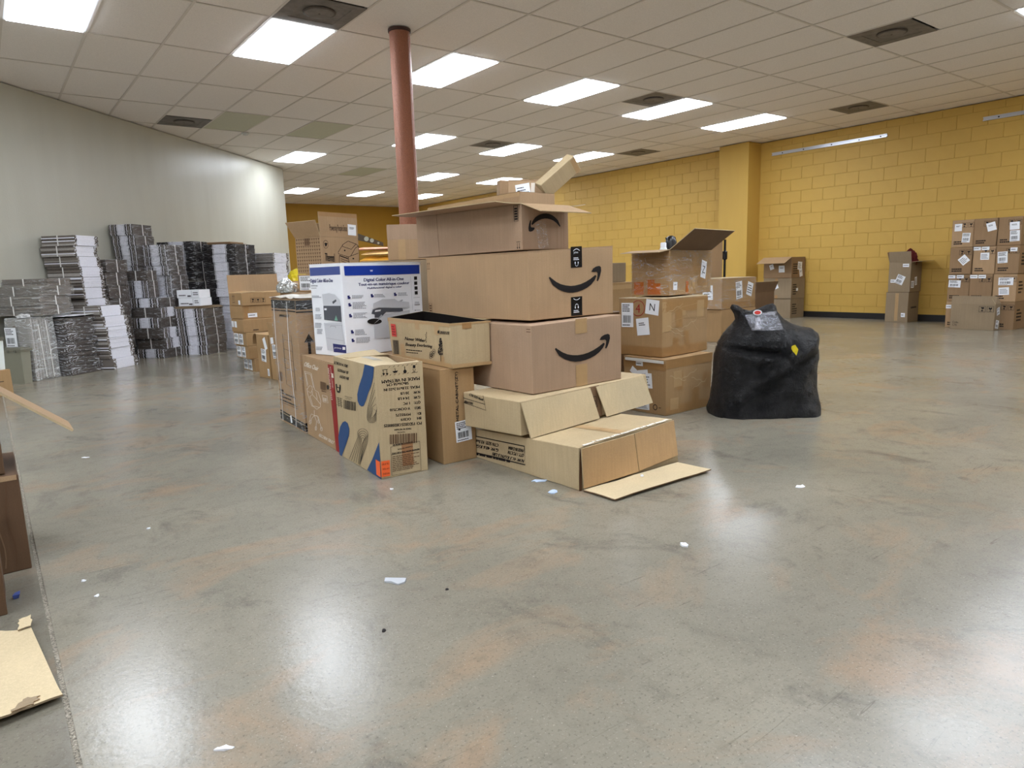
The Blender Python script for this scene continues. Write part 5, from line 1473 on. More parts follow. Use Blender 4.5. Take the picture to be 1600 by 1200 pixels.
mb = MB(); mb.tube([(0, 0, .0), (0, 0, 1.31)], .016, 10); mb.build('tube', M_BLACKTAPE, pole, smooth=40)
mb = MB(); mb.lathe([(.018, 1.04), (.034, 1.05), (.034, 1.15), (.018, 1.16)], 12); mb.build('clamp', M_BLACKTAPE, pole, smooth=40)
L20 = plain('lower carton left of the wrapped Z carton, in the second row', (5.62, 6.02, 0), 0, (.40, .40, .45), M_KRAFT_WARM, 38)
L21 = plain('carton with a white diamond label just right of the large smile box', (5.60, 6.00, .453), 0, (.33, .40, .42), M_KRAFT_DARK, 39); L21.L.sticker(.10, .19, .12, .12, 40, 17, 'none'); L21.topflaps('x', M_KRAFT_LIGHT)
L22 = plain('slightly lower carton directly behind the left edge of the Z carton', (6.02, 5.98, 0), 0, (.50, .40, .80), M_KRAFT_WARM, 40); L22.tape('R', 0, .72, .5, .05, M_TAPE_LIGHT)
SM1 = plain('small grey brown carton perched over the second row', (6.05, 6.05, .803), 0, (.36, .30, .235), M_KRAFT_GREY, 42)
SM2 = plain('little dark carton on the diamond-labelled carton', (5.66, 6.06, .880), 0, (.26, .25, .075), M_KRAFT_GREY, 43)
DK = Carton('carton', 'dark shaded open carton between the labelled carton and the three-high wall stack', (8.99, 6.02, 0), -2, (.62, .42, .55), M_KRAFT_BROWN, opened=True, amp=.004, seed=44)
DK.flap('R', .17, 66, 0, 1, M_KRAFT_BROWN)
DK2 = plain('pale carton peeping out behind the dark open carton', (9.32, 6.75, 0), 0, (.50, .40, .74), M_KRAFT, 45)

# ---- stack of three by the wall
for i, (dx, dy, h_, lb, mm) in enumerate(((0, 0, .343, 'lowest plain carton of the three-high stack at the yellow wall', M_KRAFT_GREY), (-.012, -.01, .355, 'middle carton with two white notes in the three-high wall stack', M_KRAFT_GREY), (.01, .01, .365, 'topmost dark carton with open flap in the three-high wall stack', M_KRAFT_DARK))):
    z = (0, .346, .704)[i]
    c = Carton('carton', lb, (11.31 + dx, 6.74 + dy, z), 1, (.45, .54, h_), mm, 'cartons stacked three high', opened=(i == 2), amp=.004, seed=46 + i)
    if i == 2: c.flap('L', .26, -24, 0, 1, M_KRAFT_DARK); c.L.sticker(.12, .15, .08, .09, 18, 1, 'note'); c.L.sticker(.30, .10, .11, .12, 2, 2, 'note'); c.R.sticker(.20, .14, .14, .14, -3, 3, 'lines'); c.R.sticker(.26, .02, .10, .14, 12, 4, 'note')
    if i == 1: c.L.sticker(.06, .07, .11, .12, 4, 5, 'note', letter='Z'); c.L.sticker(.21, .17, .08, .10, 22, 6, 'note'); c.R.sticker(.16, .13, .07, .05, 5, 7, 'none'); c.tape('L', .23, 0, .05, .06); c.tape('L', .23, .30, .05, .055)
    c.R.shapes('printed_text', c.R.greek(.05, .06, .16, .2, 5, random.Random(i), 0, None, .5), M_BLACKINK)
# ---- stack of two by the wall
c = Carton('carton', 'lower plain carton of the pair against the yellow wall', (11.385, 4.815, 0), 1, (.38, .335, .465), M_KRAFT_GREY, amp=.004, seed=50)
c.L.sticker(.24, .08, .06, .065, 0, 1, 'bar'); c.tape('L', .14, .02, .05, .43, M_TAPE_LIGHT); c.R.shapes('printed_text', c.R.greek(.10, .20, .2, .05, 1, random.Random(2), 0), M_BLACKINK)
c = Carton('carton', 'upper open carton of the pair holding dark red cloth', (11.395, 4.81, .468), 0, (.38, .325, .46), M_KRAFT_GREY, opened=True, amp=.004, seed=51)
c.L.sticker(.205, .385, .09, .05, 0, 2, 'bar'); c.L.sticker(.115, .12, .12, .14, -22, 3, 'ship'); c.L.sticker(.035, .145, .075, .05, -2, 4, 'bar'); c.R.sticker(.03, .06, .10, .11, 0, 5, 'lines'); c.R.sticker(.15, .10, .08, .13, 8, 6, 'lines')
c.flap('L', .165, 78, 0, 1, M_KRAFT_GREY); c.flap('R', .17, 3, 0, 1, M_KRAFT_GREY); c.flap('K', .16, 75, 0, 1, M_KRAFT_GREY)
blob('cloth_heap', 'dark red and black cloth heaped out of the open upper carton', 'cloth', (11.60, 4.925, .83), (.13, .115, .215), M_MAROON, 4, .28, 4)

# ---- grid of cartons at the right
GN = 0
stickers = {(0, 3): [(.03, .22, .09, .10, 0, 'note'), (.13, .06, .10, .13, -3, 'ship')], (1, 3): [(.15, .20, .105, .11, 15, 'note')], (2, 3): [(.13, .20, .11, .10, 3, 'note'), (.14, .05, .11, .14, 2, 'ship')],
            (0, 2): [(.12, .14, .11, .11, 42, 'lines')], (1, 2): [(.0, .32, .09, .045, 0, 'bar'), (.10, .32, .09, .045, 0, 'bar'), (.09, .19, .105, .095, 0, 'lines')], (2, 2): [(.02, .14, .115, .15, 3, 'ship'), (.16, .29, .08, .05, 0, 'bar')],
            (0, 1): [(.0, .315, .09, .045, 0, 'bar'), (.105, .315, .09, .045, 0, 'bar'), (.01, .19, .15, .10, -2, 'ship')], (1, 1): [(.0, .315, .09, .045, 0, 'bar'), (.10, .315, .09, .045, 0, 'bar')], (2, 1): [(.06, .22, .17, .10, 0, 'ship'), (.07, .09, .12, .10, 4, 'lines')],
            (0, 0): [(.0, .27, .07, .05, 0, 'bar')], (1, 0): [], (2, 0): [(.02, .29, .04, .05, 0, 'none')]}
cname = ['left', 'middle', 'right']; rname = ['bottom', 'second', 'third', 'top']
for ci in range(3):
    for ri in range(4):
        y_near = 4.086 - .277 * (ci + 1) + (.005 if ri % 2 else -.003); x_ = 10.845 + (.012 if (ci + ri) % 2 else -.006) + ri * .008
        lb = f'brown carton in the {cname[ci]} column, {rname[ri]} row, of the big labelled carton grid'
        c = Carton('carton', lb, (x_, y_near, ri * .3715), random.Random(ci * 7 + ri).uniform(-.8, .8), (.46, .268, .368), M_KRAFT_DARK if (ci + ri) % 3 else M_KRAFT, 'cartons in the grid at the right wall', amp=.003, seed=60 + ci * 4 + ri, n=4)
        care_icons(c.L, .115, .265, .065)
        c.L.shapes('printed_text', c.L.greek(.03, .03, .13, .055, 2, random.Random(ci + ri), 0, None, .6), M_BLACKINK)
        for k, (u, v, w_, h_, a_, st_) in enumerate(stickers[(ci, ri)]): c.L.sticker(u, v, w_, h_, a_, ci * 30 + ri * 7 + k, st_)
        if ci == 2: c.R.shapes('printed_text', c.R.greek(.08, .10, .18, .18, 4, random.Random(ri), 0), M_BLACKINK)
CN = Carton('carton', 'open carton printed Code and C/N in front of the labelled grid', (10.625, 3.405, 0), -1, (.195, .53, .352), M_KRAFT_GREY, opened=True, amp=.004, seed=80)
CN.L.text('printed_text', [('Code:', .035, .085, .028, 0, .075), ('C/N:', .035, .048, .028, 0, .058)], M_BLACKINK); care_icons(CN.L, .345, .245, .075)
CN.flap('L', .105, 97, 0, 1, M_KRAFT_GREY); CN.flap('R', .09, 120, 0, 1, M_KRAFT_GREY)
CN.R.sticker(.06, .20, .09, .10, 14, 6, 'ship'); CN.R.sticker(.05, .02, .10, .11, -10, 7, 'ship')

# =================================================================== BLACK SACK
def sack():
    # outline seen from the front, metres: x across, z up
    out = [(-.385, 0.0), (-.392, .03), (-.368, .09), (-.355, .20), (-.352, .31), (-.345, .40), (-.325, .475), (-.285, .54), (-.235, .59), (-.212, .625), (-.222, .66), (-.248, .70), (-.236, .722), (-.195, .715), (-.160, .690), (-.115, .678),
           (-.060, .688), (-.005, .712), (.040, .722), (.062, .705), (.075, .665), (.115, .620), (.175, .585), (.245, .562), (.300, .555), (.335, .530), (.352, .480), (.350, .38), (.342, .28), (.345, .18), (.356, .10), (.362, .05), (.350, 0.0)]
    def inside_(x, z):
        c = False; n = len(out)
        for i in range(n):
            x1, z1 = out[i]; x2, z2 = out[(i + 1) % n]
            if (z1 > z) != (z2 > z) and x < (x2 - x1) * (z - z1) / (z2 - z1) + x1: c = not c
        return c
    def dist(x, z):
        d = 9
        for i in range(len(out) - 1):            # the bottom edge does not thin the sack
            x1, z1 = out[i]; x2, z2 = out[i + 1]
            dx, dz = x2 - x1, z2 - z1; t = max(0, min(1, ((x - x1) * dx + (z - z1) * dz) / (dx * dx + dz * dz + 1e-12)))
            d = min(d, math.hypot(x - x1 - t * dx, z - z1 - t * dz))
        return d
    # rows across the outline
    rows = []
    NZ, NX = 56, 44
    import bisect
    for j in range(NZ + 1):
        z = .728 * (j / NZ)
        z = min(z, .7199)
        xs = []
        for i in range(len(out) - 1):
            x1, z1 = out[i]; x2, z2 = out[i + 1]
            if (z1 > z) != (z2 > z): xs.append(x1 + (x2 - x1) * (z - z1) / (z2 - z1))
        xs.sort()
        if j == 0: xs = [-.385, .350]
        rows.append((z, xs))
    mb = MB()
    # polygon grid: every point of a fine lattice inside the outline, plus the outline itself
    bm = bmesh.new()
    ov = []
    dense = []
    for i in range(len(out)):
        a = out[i]; b = out[(i + 1) % len(out)]
        k = max(1, int(math.hypot(b[0] - a[0], b[1] - a[1]) / .014))
        for t in range(k): dense.append((a[0] + (b[0] - a[0]) * t / k, a[1] + (b[1] - a[1]) * t / k))
    from mathutils.geometry import delaunay_2d_cdt
    pts = [Vector(p) for p in dense]; ne = len(pts)
    edges = [(i, (i + 1) % ne) for i in range(ne)]
    z = .008
    while z < .72:
        x = -.39
        while x < .37:
            jx, jz = x + random.Random(int(x * 1e4) + int(z * 1e6)).uniform(-.003, .003), z
            if inside_(jx, jz) and dist(jx, jz) > .006 and jz > .006: pts.append(Vector((jx, jz)))
            x += .0135
        z += .0135
    r_ = delaunay_2d_cdt(pts, edges, [], 1, 1e-6)
    V, F = r_[0], r_[2]
    lip = [dist(v.x, v.y) for v in V]
    def thick(x, z, d, s_):
        R_ = .20
        k = min(d / R_, 1)
        t = .235 * math.sqrt(max(0, 1 - (1 - k) ** 2))
        t *= .72 + .28 * math.cos((z - .22) * 3.2)
        if z > .56: t *= max(.38, 1 - (z - .56) * 4.5)
        # folds
        f = Vector((x * 5, z * 5, s_ * 4))
        t += min(1, d / .03) * (.030 * noise.noise(f) + .018 * noise.noise(f * 2.6) + .008 * noise.noise(Vector((f.x * 5, f.y * 7, f.z))))
        if s_ > 0:
            # the big crease across the front and the long diagonal fold
            y0 = .455 - .04 * math.sin((x + .3) * 4)
            if -.33 < x < .10: t -= .055 * math.exp(-((z - y0) / .018) ** 2) * min(1, (x + .33) * 9, (.10 - x) * 9) - .03 * math.exp(-((z - y0 + .045) / .03) ** 2) * min(1, (x + .33) * 9, (.10 - x) * 9)
            dd = (z - (.10 + .62 * (x + .33))) / 1.18
            if x > -.33: t += .026 * math.exp(-(dd / .045) ** 2) * (1 if x < .30 else .4) - .018 * math.exp(-((dd + .07) / .03) ** 2)
            t += .035 * math.exp(-((x - .08) / .03) ** 2 - ((z - .47) / .06) ** 2)
            # slumped foot rolling over the floor
            t += .05 * math.exp(-(z / .07) ** 2)
        return max(t, 0)
    o = 0; n = len(V)
    for s_ in (1, -1):
        for v, d in zip(V, lip):
            on = d < 1e-4
            t = 0 if on else thick(v.x, v.y, d, s_)
            mb.v.append((v.x, -s_ * t, v.y))
    for f in F:
        a, b, c = f[:3]
        ar = (V[b] - V[a]).cross(V[c] - V[a])
        if ar < 0: b, c = c, b
        mb.f.append((a, b, c)); mb.m.append(0); mb.f.append((n + a, n + c, n + b)); mb.m.append(0)
    return mb
m_sack = bpy.data.materials.new('woven_black_poly'); m_sack.use_nodes = True
nt = m_sack.node_tree; b_ = nt.nodes['Principled BSDF']
b_.inputs['Roughness'].default_value = .38; b_.inputs['Specular IOR Level'].default_value = .5
tc = nt.nodes.new('ShaderNodeTexCoord')
n1 = nt.nodes.new('ShaderNodeTexNoise'); n1.inputs['Scale'].default_value = 7; n1.inputs['Detail'].default_value = 7; n1.inputs['Roughness'].default_value = .7
rp = nt.nodes.new('ShaderNodeValToRGB'); e = rp.color_ramp.elements
e[0].position = .35; e[0].color = S(12, 12, 16); e[1].position = .8; e[1].color = S(44, 43, 44)
nt.links.new(tc.outputs['Object'], n1.inputs['Vector']); nt.links.new(n1.outputs['Fac'], rp.inputs[0]); nt.links.new(rp.outputs[0], b_.inputs['Base Color'])
ck = nt.nodes.new('ShaderNodeTexNoise'); ck.inputs['Scale'].default_value = 30; ck.inputs['Detail'].default_value = 6; ck.inputs['Roughness'].default_value = .75; ck.inputs['Distortion'].default_value = .8
bp = nt.nodes.new('ShaderNodeBump'); bp.inputs['Strength'].default_value = 1.0; bp.inputs['Distance'].default_value = .05
nt.links.new(tc.outputs['Object'], ck.inputs['Vector']); nt.links.new(ck.outputs['Fac'], bp.inputs['Height']); nt.links.new(bp.outputs[0], b_.inputs['Normal'])
SK = thing('black_sack', 'big slumped black woven sack with eared top standing on the floor', 'bag', (4.080, 2.600, .0), rad(-37.5)); SK.scale = (.965, .9, 1.0)
me = sack().mesh('sack', m_sack, 60); merge(me, 1e-5)
obj('sack', me, SK)
def on_sack(x, z):
    # front face depth at (x, z): nearest front vertex
    best = min((v.co for v in me.vertices if v.co.y <= 0), key=lambda c: (c.x - x) ** 2 + (c.z - z) ** 2)
    return best.y
def sack_patch(name, pts, m, off=.006, n=5):
    a, b, c, d = pts; mb = MB()
    for j in range(n + 1):
        for i in range(n + 1):
            f, g = i / n, j / n
            x = (a[0] * (1 - f) + b[0] * f) * (1 - g) + (d[0] * (1 - f) + c[0] * f) * g; z = (a[1] * (1 - f) + b[1] * f) * (1 - g) + (d[1] * (1 - f) + c[1] * f) * g
            mb.v.append((x, on_sack(x, z) - off, z))
    for j in range(n):
        for i in range(n): mb.f.append((j * (n + 1) + i, j * (n + 1) + i + 1, (j + 1) * (n + 1) + i + 1, (j + 1) * (n + 1) + i)); mb.m.append(0)
    return mb.build(name, m, SK, smooth=60)
sack_patch('clear_pouch', [(-.150, .560), (.055, .560), (.052, .675), (-.170, .655)], plastic('pouch_film', (.55, .55, .6, 1), .08, 5, .10), .009, 6)
sack_patch('packing_slip', [(-.135, .565), (-.080, .570), (-.072, .640), (-.110, .635)], mat('dull_slip', S(120, 118, 122), .5), .006)
y = min(on_sack(-.09, .655), on_sack(-.06, .65)) - .012
mb = MB(); mb.tube([(-.085, y, .668), (-.085, y - .003, .668)], .001, 4)
def disc(cx, cz, rx, rz, y, m, name, t=.0015):
    mb = MB(); k = 24
    mb.v = [(cx + rx * math.cos(2 * PI * i / k), y, cz + rz * math.sin(2 * PI * i / k)) for i in range(k)] + [(cx + rx * math.cos(2 * PI * i / k), y - t, cz + rz * math.sin(2 * PI * i / k)) for i in range(k)]
    mb.f = [tuple(range(k))[::-1], tuple(range(k, 2 * k))] + [(i, (i + 1) % k, k + (i + 1) % k, k + i) for i in range(k)]; mb.m = [0] * len(mb.f)
    return mb.build(name, m, SK)
disc(-.085, .668, .030, .018, y, M_WHITE, 'oval_sticker'); disc(-.085, .668, .021, .012, y - .0016, M_REDSTICK, 'sticker_centre')
y = on_sack(.10, .445) - .012
mb = MB(); mb.hexa([(.085, y, .445), (.12, y, .40), (.128, y, .425), (.125, y, .43), (.085, y - .004, .462), (.108, y - .004, .470), (.130, y - .004, .44), (.10, y - .004, .42)])
mb.build('yellow_tag', M_YELLOWBAG, SK)

# =================================================================== BUNDLES OF FLAT BOARD ALONG THE LEFT WALL
q2 = math.sqrt(2)
def sdp(s, d):                      # along the wall, out from the wall
    return ((q2 * s - WL + q2 * d) / 2, (q2 * s + WL - q2 * d) / 2)
STRIPE = [(.00, .055, 0), (.055, .085, 1), (.085, .15, 0), (.15, .17, 3), (.17, .235, 0), (.235, .26, 1), (.26, .325, 2), (.325, .35, 1), (.35, .365, 2), (.365, .635, 1), (.635, .65, 2), (.65, .675, 1), (.675, .75, 2), (.75, .77, 1), (.77, .84, 0), (.84, .86, 3), (.86, .92, 0), (.92, .945, 1), (.945, 1, 0)]
STRIPE_DARK = [(.0, .27, 2), (.27, .285, 1), (.285, .30, 2), (.30, .66, 1), (.66, .675, 2), (.675, .69, 1), (.69, 1, 2)]
WHITE = [(.0, .10, 4), (.10, .84, 1), (.84, 1, 4)]
def bundle(label, loc, rotz, wx, wy, h, face, rng, pattern=None, wrap='clear', strap=True, tone=0, mess=0.0, group='strapped bundles of flat board', sheets=.0115):
    """near corner at the origin like a carton; 'L' bundles show the striped ends on the left face, 'R' on the right, 'N' plain"""
    root = thing('board_bundle', label, 'bundle', loc, rotz, group)
    mb = MB(); n = max(2, int(round(h / sheets))); t = h / n
    pat = pattern or STRIPE
    for k in range(n):
        z0 = k * t + .0004; z1 = (k + 1) * t - .0008
        jx, jy = rng.uniform(-.004 - mess, .004 + mess), rng.uniform(-.004 - mess, .004 + mess)
        if face == 'N':
            mb.quadbox((jx, jy, z0), (wx + jx, wy + jy, z1), tone)
            continue
        for (a, b, mi) in pat:
            ins = rng.uniform(0, .003) if mi in (1,) else rng.uniform(.001, .007)
            if mi == 0: mi = tone
            if mi == 4:
                c0 = a
                while c0 < b:
                    c1 = min(b, c0 + .022); m2 = rng.choice((0, 1, 5, 5, 3)); ins = rng.uniform(0, .010)
                    if face == 'L': mb.quadbox((jx + ins, wy * c0 + jy, z0), (wx + jx, wy * c1 + jy, z1), m2)
                    else: mb.quadbox((wx * c0 + jx, jy + ins, z0), (wx * c1 + jx, wy + jy, z1), m2)
                    c0 = c1
                continue
            if face == 'L': mb.quadbox((jx + ins, wy * a + jy, z0), (wx + jx - ins, wy * b + jy, z1), mi)
            elif pattern is WHITE:
                mb.quadbox((wx * a + jx, jy + ins, z0), (wx * b + jx, .06 + jy, z1), mi)
                mb.quadbox((wx * a + jx, .06 + jy, z0), (wx * b + jx, wy + jy, z1), tone)
            else: mb.quadbox((wx * a + jx, jy + ins, z0), (wx * b + jx, wy + jy - ins, z1), mi)
    sh = mb.build('sheets', [M_BOARD_DK, M_BOARD_WHT, M_BOARD_BLK, M_BOARD_LT, M_BOARD_DK, M_BOARD_MID], root, kind='stuff')
    if wrap:
        m = {'clear': M_WRAP, 'crinkle': M_WRAP_CRINKLE}.get(wrap, M_WRAP_HAZY)
        mb = MB(); N = 5; ids = {}; g = .006 + mess * .8; sd = rng.uniform(0, 50)
        def vid(a, b, c):
            key = (a, b, c)
            if key not in ids:
                x = -g + (wx + 2 * g) * a / N; y = -g + (wy + 2 * g) * b / N; z = .001 + (h - .002 + .002) * c / N
                v = Vector((x, y, z)); nv = noise.noise_vector(v * 11 + Vector((sd, 0, 0))) * .005
                ids[key] = len(mb.v); mb.v.append((x + nv.x, y + nv.y, min(max(z + nv.z * .3, .0005), h + .0015)))
            return ids[key]
        for i in range(N):
            for j in range(N):
                mb.f += [(vid(i, 0, j), vid(i + 1, 0, j), vid(i + 1, 0, j + 1), vid(i, 0, j + 1)), (vid(0, i + 1, j), vid(0, i, j), vid(0, i, j + 1), vid(0, i + 1, j + 1)),
                         (vid(N, i, j), vid(N, i + 1, j), vid(N, i + 1, j + 1), vid(N, i, j + 1)), (vid(i + 1, N, j), vid(i, N, j), vid(i, N, j + 1), vid(i + 1, N, j + 1)),
                         (vid(i, j, N), vid(i + 1, j, N), vid(i + 1, j + 1, N), vid(i, j + 1, N))]
                mb.m += [0] * 5
        mb.build('plastic_wrap', m, root, smooth=60)
    if strap:
        mb = MB(); e = .008 + mess; w_ = .007
        if face == 'R' or face == 'N' and False:
            y = wy * .5
            mb.quadbox((-e, y - w_, 0), (-e + .0015, y + w_, h)); mb.quadbox((wx + e - .0015, y - w_, 0), (wx + e, y + w_, h)); mb.quadbox((-e, y - w_, h), (wx + e, y + w_, h + .001))
        else:
            x = wx * .5
            mb.quadbox((x - w_, -e, 0), (x + w_, -e + .0015, h)); mb.quadbox((x - w_, wy + e - .0015, 0), (x + w_, wy + e, h)); mb.quadbox((x - w_, -e, h), (x + w_, wy + e, h + .001))
            if face == 'N' or pattern is WHITE:
                y = wy * .5
                mb.quadbox((-e, y - w_, 0), (-e + .0015, y + w_, h)); mb.quadbox((-e, y - w_, h), (wx + e, y + w_, h + .001))
        mb.build('strap', M_STRAP, root)
    return root
def stack(desc, s, d, ws, wdd, tops, faces, seed, lean=(0, 0), wob=.012, rot=45.0, **kw):
    """tops: z of the top of every bundle from the floor up; faces: one letter each"""
    rng = random.Random(seed); z0 = kw.pop('z0', 0.0); n = len(tops)
    for i, zt in enumerate(tops):
        f_ = faces[i % len(faces)]
        x, y = sdp(s + lean[0] * i / max(1, n - 1) + rng.uniform(-wob, wob), d + lean[1] * i / max(1, n - 1) + rng.uniform(-wob, wob))
        k = n - i
        which = 'topmost bundle' if k == 1 else f'{ordn[k - 1]} bundle from the top'
        if i == 0 and n > 1: which = 'lowest bundle'
        opts = dict(kw); opts.update(desc[1] if isinstance(desc, tuple) else {})
        bundle(f'{which} in the {desc[0] if isinstance(desc, tuple) else desc}', (x, y, z0 + .001), rad(rot + rng.uniform(-2, 2)), ws, wdd, zt - z0 - .0035, f_, rng, **opts)
        z0 = zt
def lev(n, top, z0=0.0, rng=None):
    return [z0 + (top - z0) * (i + 1) / n for i in range(n)]
stack('broad messy grey pile at far left', 6.50, .64, .42, .60, lev(3, .975, .672), 'N', 1, z0=.672, mess=.012, tone=5, wrap='hazy')
x, y = sdp(6.60, .66); bundle('single thin bundle lying on top of the broad messy grey pile', (x, y, .976), rad(46), .33, .52, .075, 'N', random.Random(3), tone=5, mess=.004)
stack('tall leaning white-edged stack at far left', 7.34, .50, .38, .42, [.17, .34, .51, .68, .81, .94, 1.06, 1.18, 1.30, 1.42, 1.54], 'R', 4, lean=(-.03, -.05), pattern=WHITE, tone=5, strap=True, wrap=None)
stack('white-edged floor stack behind the crumpled pile', 7.17, .86, .42, .36, lev(6, .73), 'R', 5, lean=(-.04, -.05), pattern=WHITE, tone=0, wrap=None, wob=.018)
stack('low crumpled film-covered pile', 6.70, .70, .43, .40, lev(5, .625), 'N', 6, mess=.022, tone=0, wrap='crinkle', strap=False, wob=.02)
mb = MB(); n = 8
x0, y0 = sdp(6.68, .73)
ws_ = thing('white_sheet', 'limp white sheet lying over the low crumpled pile', 'sheet', (x0, y0, .632), rad(45))
for k in (0, 1):
    for i in range(n + 1):
        for j in range(n + 1): mb.v.append((.46 * i / n, .44 * j / n, .010 + .012 * noise.noise(Vector((i * .5, j * .5, 3))) + .004 * k))
oo = lambda k, i, j: k * (n + 1) ** 2 + i * (n + 1) + j
for i in range(n):
    for j in range(n): mb.f += [(oo(1, i, j), oo(1, i + 1, j), oo(1, i + 1, j + 1), oo(1, i, j + 1)), (oo(0, i, j), oo(0, i, j + 1), oo(0, i + 1, j + 1), oo(0, i + 1, j))]; mb.m += [0, 0]
for i in range(n):
    for p, q_ in (((i, 0), (i + 1, 0)), ((i + 1, n), (i, n)), ((0, i + 1), (0, i)), ((n, i), (n, i + 1))): mb.f.append((oo(0, *p), oo(0, *q_), oo(1, *q_), oo(1, *p))); mb.m.append(0)
mb.build('sheet', M_WHITE, ws_, smooth=60)
stack('dark strapped stack between white edges and striped towers', 7.76, .45, .38, .42, lev(8, 1.27), 'N', 7, tone=0)
stack('tallest striped tower at the wall', 8.50, .385, .40, .33, [.15, .32, .50, .68, .86, 1.04, 1.20, 1.33, 1.46, 1.59, 1.735], 'L', 8, lean=(-.03, -.01))
stack('striped pile of six before the towers', 8.20, .82, .42, .42, [.118, .255, .392, .525, .655, .775], 'LRRLRL', 9, lean=(.0, -.02), wob=.018)
stack('pair of bundles perched on the six-high pile', 8.24, .66, .20, .30, [1.0, 1.13], 'LN', 10, z0=.779)
stack('second striped tower, wrapped in glossy film', 8.69, .755, .36, .35, [.13, .27, .40, .53, .66, .80, .93, 1.06, 1.19, 1.31, 1.465], 'L', 11, lean=(-.11, -.03), wob=.014, wrap='crinkle')
stack('five-high striped stack under the white cartons', 8.52, 1.22, .46, .42, [.125, .255, .385, .495, .615], 'L', 12, wob=.014)
stack('dark tower with pale stripe behind the white cartons', 9.10, .80, .36, .54, lev(11, 1.525), 'L', 13, pattern=STRIPE_DARK, wob=.010)
stack('nearest dark tower with pale stripe beside the cartons', 9.26, 1.36, .55, .50, [.14, .26, .38, .50, .62, .74, .86, .98, 1.10, 1.22, 1.34, 1.475], 'L', 14, pattern=STRIPE_DARK, wob=.022, lean=(-.02, -.03))
stack('black and white stack right of the dark towers', 9.98, 1.52, .50, .46, lev(9, 1.36), 'R', 15, pattern=WHITE, tone=2, wob=.015, strap=False)
stack('rear grey stack behind the nearest dark tower', 9.86, .95, .45, .55, lev(10, 1.50), 'L', 16, pattern=STRIPE_DARK, tone=0)
for (s_, d_, w_, dd, h_, lb) in ((9.87, .93, .44, .52, .035, 'flat brown board lying across the top of the rear grey stack'),):
    x, y = sdp(s_, d_); o = thing('flat_board', lb, 'board', (x, y, 1.5045), rad(45))
    mb = MB(); mb.quadbox((0, 0, 0), (w_, dd, .012)); mb.build('lower_sheet', M_KRAFT_BROWN, o)
    mb = MB(); mb.quadbox((.02, .03, .0125), (w_ - .03, dd - .05, h_)); mb.build('upper_sheet', M_KRAFT_DARK, o)
# white cartons and torn board on the five-high stack
x, y = sdp(8.52, 1.21)
o = thing('torn_board', 'torn brown board sheets lying on the five-high striped stack', 'board', (x, y, .617), rad(45))
rng = random.Random(3)
for k in range(4):
    mb = MB(); z = .007 * k
    pts = [(-.01 + .02 * rng.random(), .06 + .1 * rng.random() if k else 0), (.20, -.015), (.46, -.02 + .02 * k), (.47, .42), (.0, .43)]
    mb.v = [(p[0], p[1], z) for p in pts] + [(p[0], p[1], z + .006) for p in pts]; m_ = len(pts)
    mb.f = [tuple(range(m_))[::-1], tuple(range(m_, 2 * m_))] + [(i, (i + 1) % m_, m_ + (i + 1) % m_, m_ + i) for i in range(m_)]; mb.m = [0] * len(mb.f)
    mb.build('board_sheet', M_KRAFT_GREY, o)
for i, (h_, z, lb) in enumerate(((.105, .648, 'lower white carton lying on the torn board of the striped stack'), (.105, .7555, 'upper white carton of the two on the striped stack'))):
    x, y = sdp(8.54, 1.17 - .01 * i)
    c = Carton('carton', lb, (x, y, z), 45 + i, (.26, .32, h_), M_WHITEBOX, 'white cartons on the striped stack', amp=.002, seed=90 + i)
    c.L.shapes('printed_text', c.L.greek(.03, .02, .12, .03, 1, rng, 0) + c.L.greek(.23, .03, .08, .05, 2, rng, 0), M_GREYINK)
    c.L.shapes('printed_mark', [Surface.rectpoly(.15, .015, .05, .02, 1), Surface.stroke([(.212, .01), (.212, .095)], .003)], M_GREYINK)

# ---- tall bundle wrapped in milky film, with label
x, y = sdp(6.345, .615)
TWB = thing('wrapped_bundle', 'tall upright bundle in milky film with a white shipping label', 'bundle', (x, y, 0), rad(45))
mb = MB(); rng = random.Random(4)
for k in range(22):
    x0 = .30 * k / 22; mb.quadbox((x0 + .0005, .02 + rng.uniform(-.006, .006), .012 + rng.uniform(0, .004)), (x0 + .0125, .25 + rng.uniform(-.004, .004), .635 + rng.uniform(-.012, .008)), rng.choice((0, 1)))
mb.build('sheets', [M_BOARD_MID, M_BOARD_LT], TWB, kind='stuff')
class _S: pass
box_ = _S(); box_.w, box_.d, box_.h, box_.root = .315, .27, .650, TWB
M_MILK = plastic('milky_wrap', (.84, .85, .84, 1), .12, 10, .24, .022, .7)
shell(box_, 'plastic_wrap', M_MILK, .004, .010, 8, seed=3)
sf = Surface(lambda u, v, o_: Vector((-.018 - o_, .27 - u, v)), TWB)
sf.sticker(.0, .36, .13, .20, 0, 3, 'ship')
mb = MB()
for (u, v0, v1) in ((.12, .03, .58), (.22, .02, .62)):
    mb.tube([(u, -.016, v0), (u - .01, -.018, (v0 + v1) / 2), (u - .02, -.016, v1)], .004, 5)
mb.build('film_ridge', M_STRAP, TWB)
blob('film_scrap', 'bunched clear film crumpled on top of the milky wrapped bundle', 'film', (sdp(6.42, .50)[0], sdp(6.42, .50)[1], .656), (.06, .10, .03), plastic('film_scrap', (.9, .9, .9, 1), .25, 10, .5), 5, .35, 4)
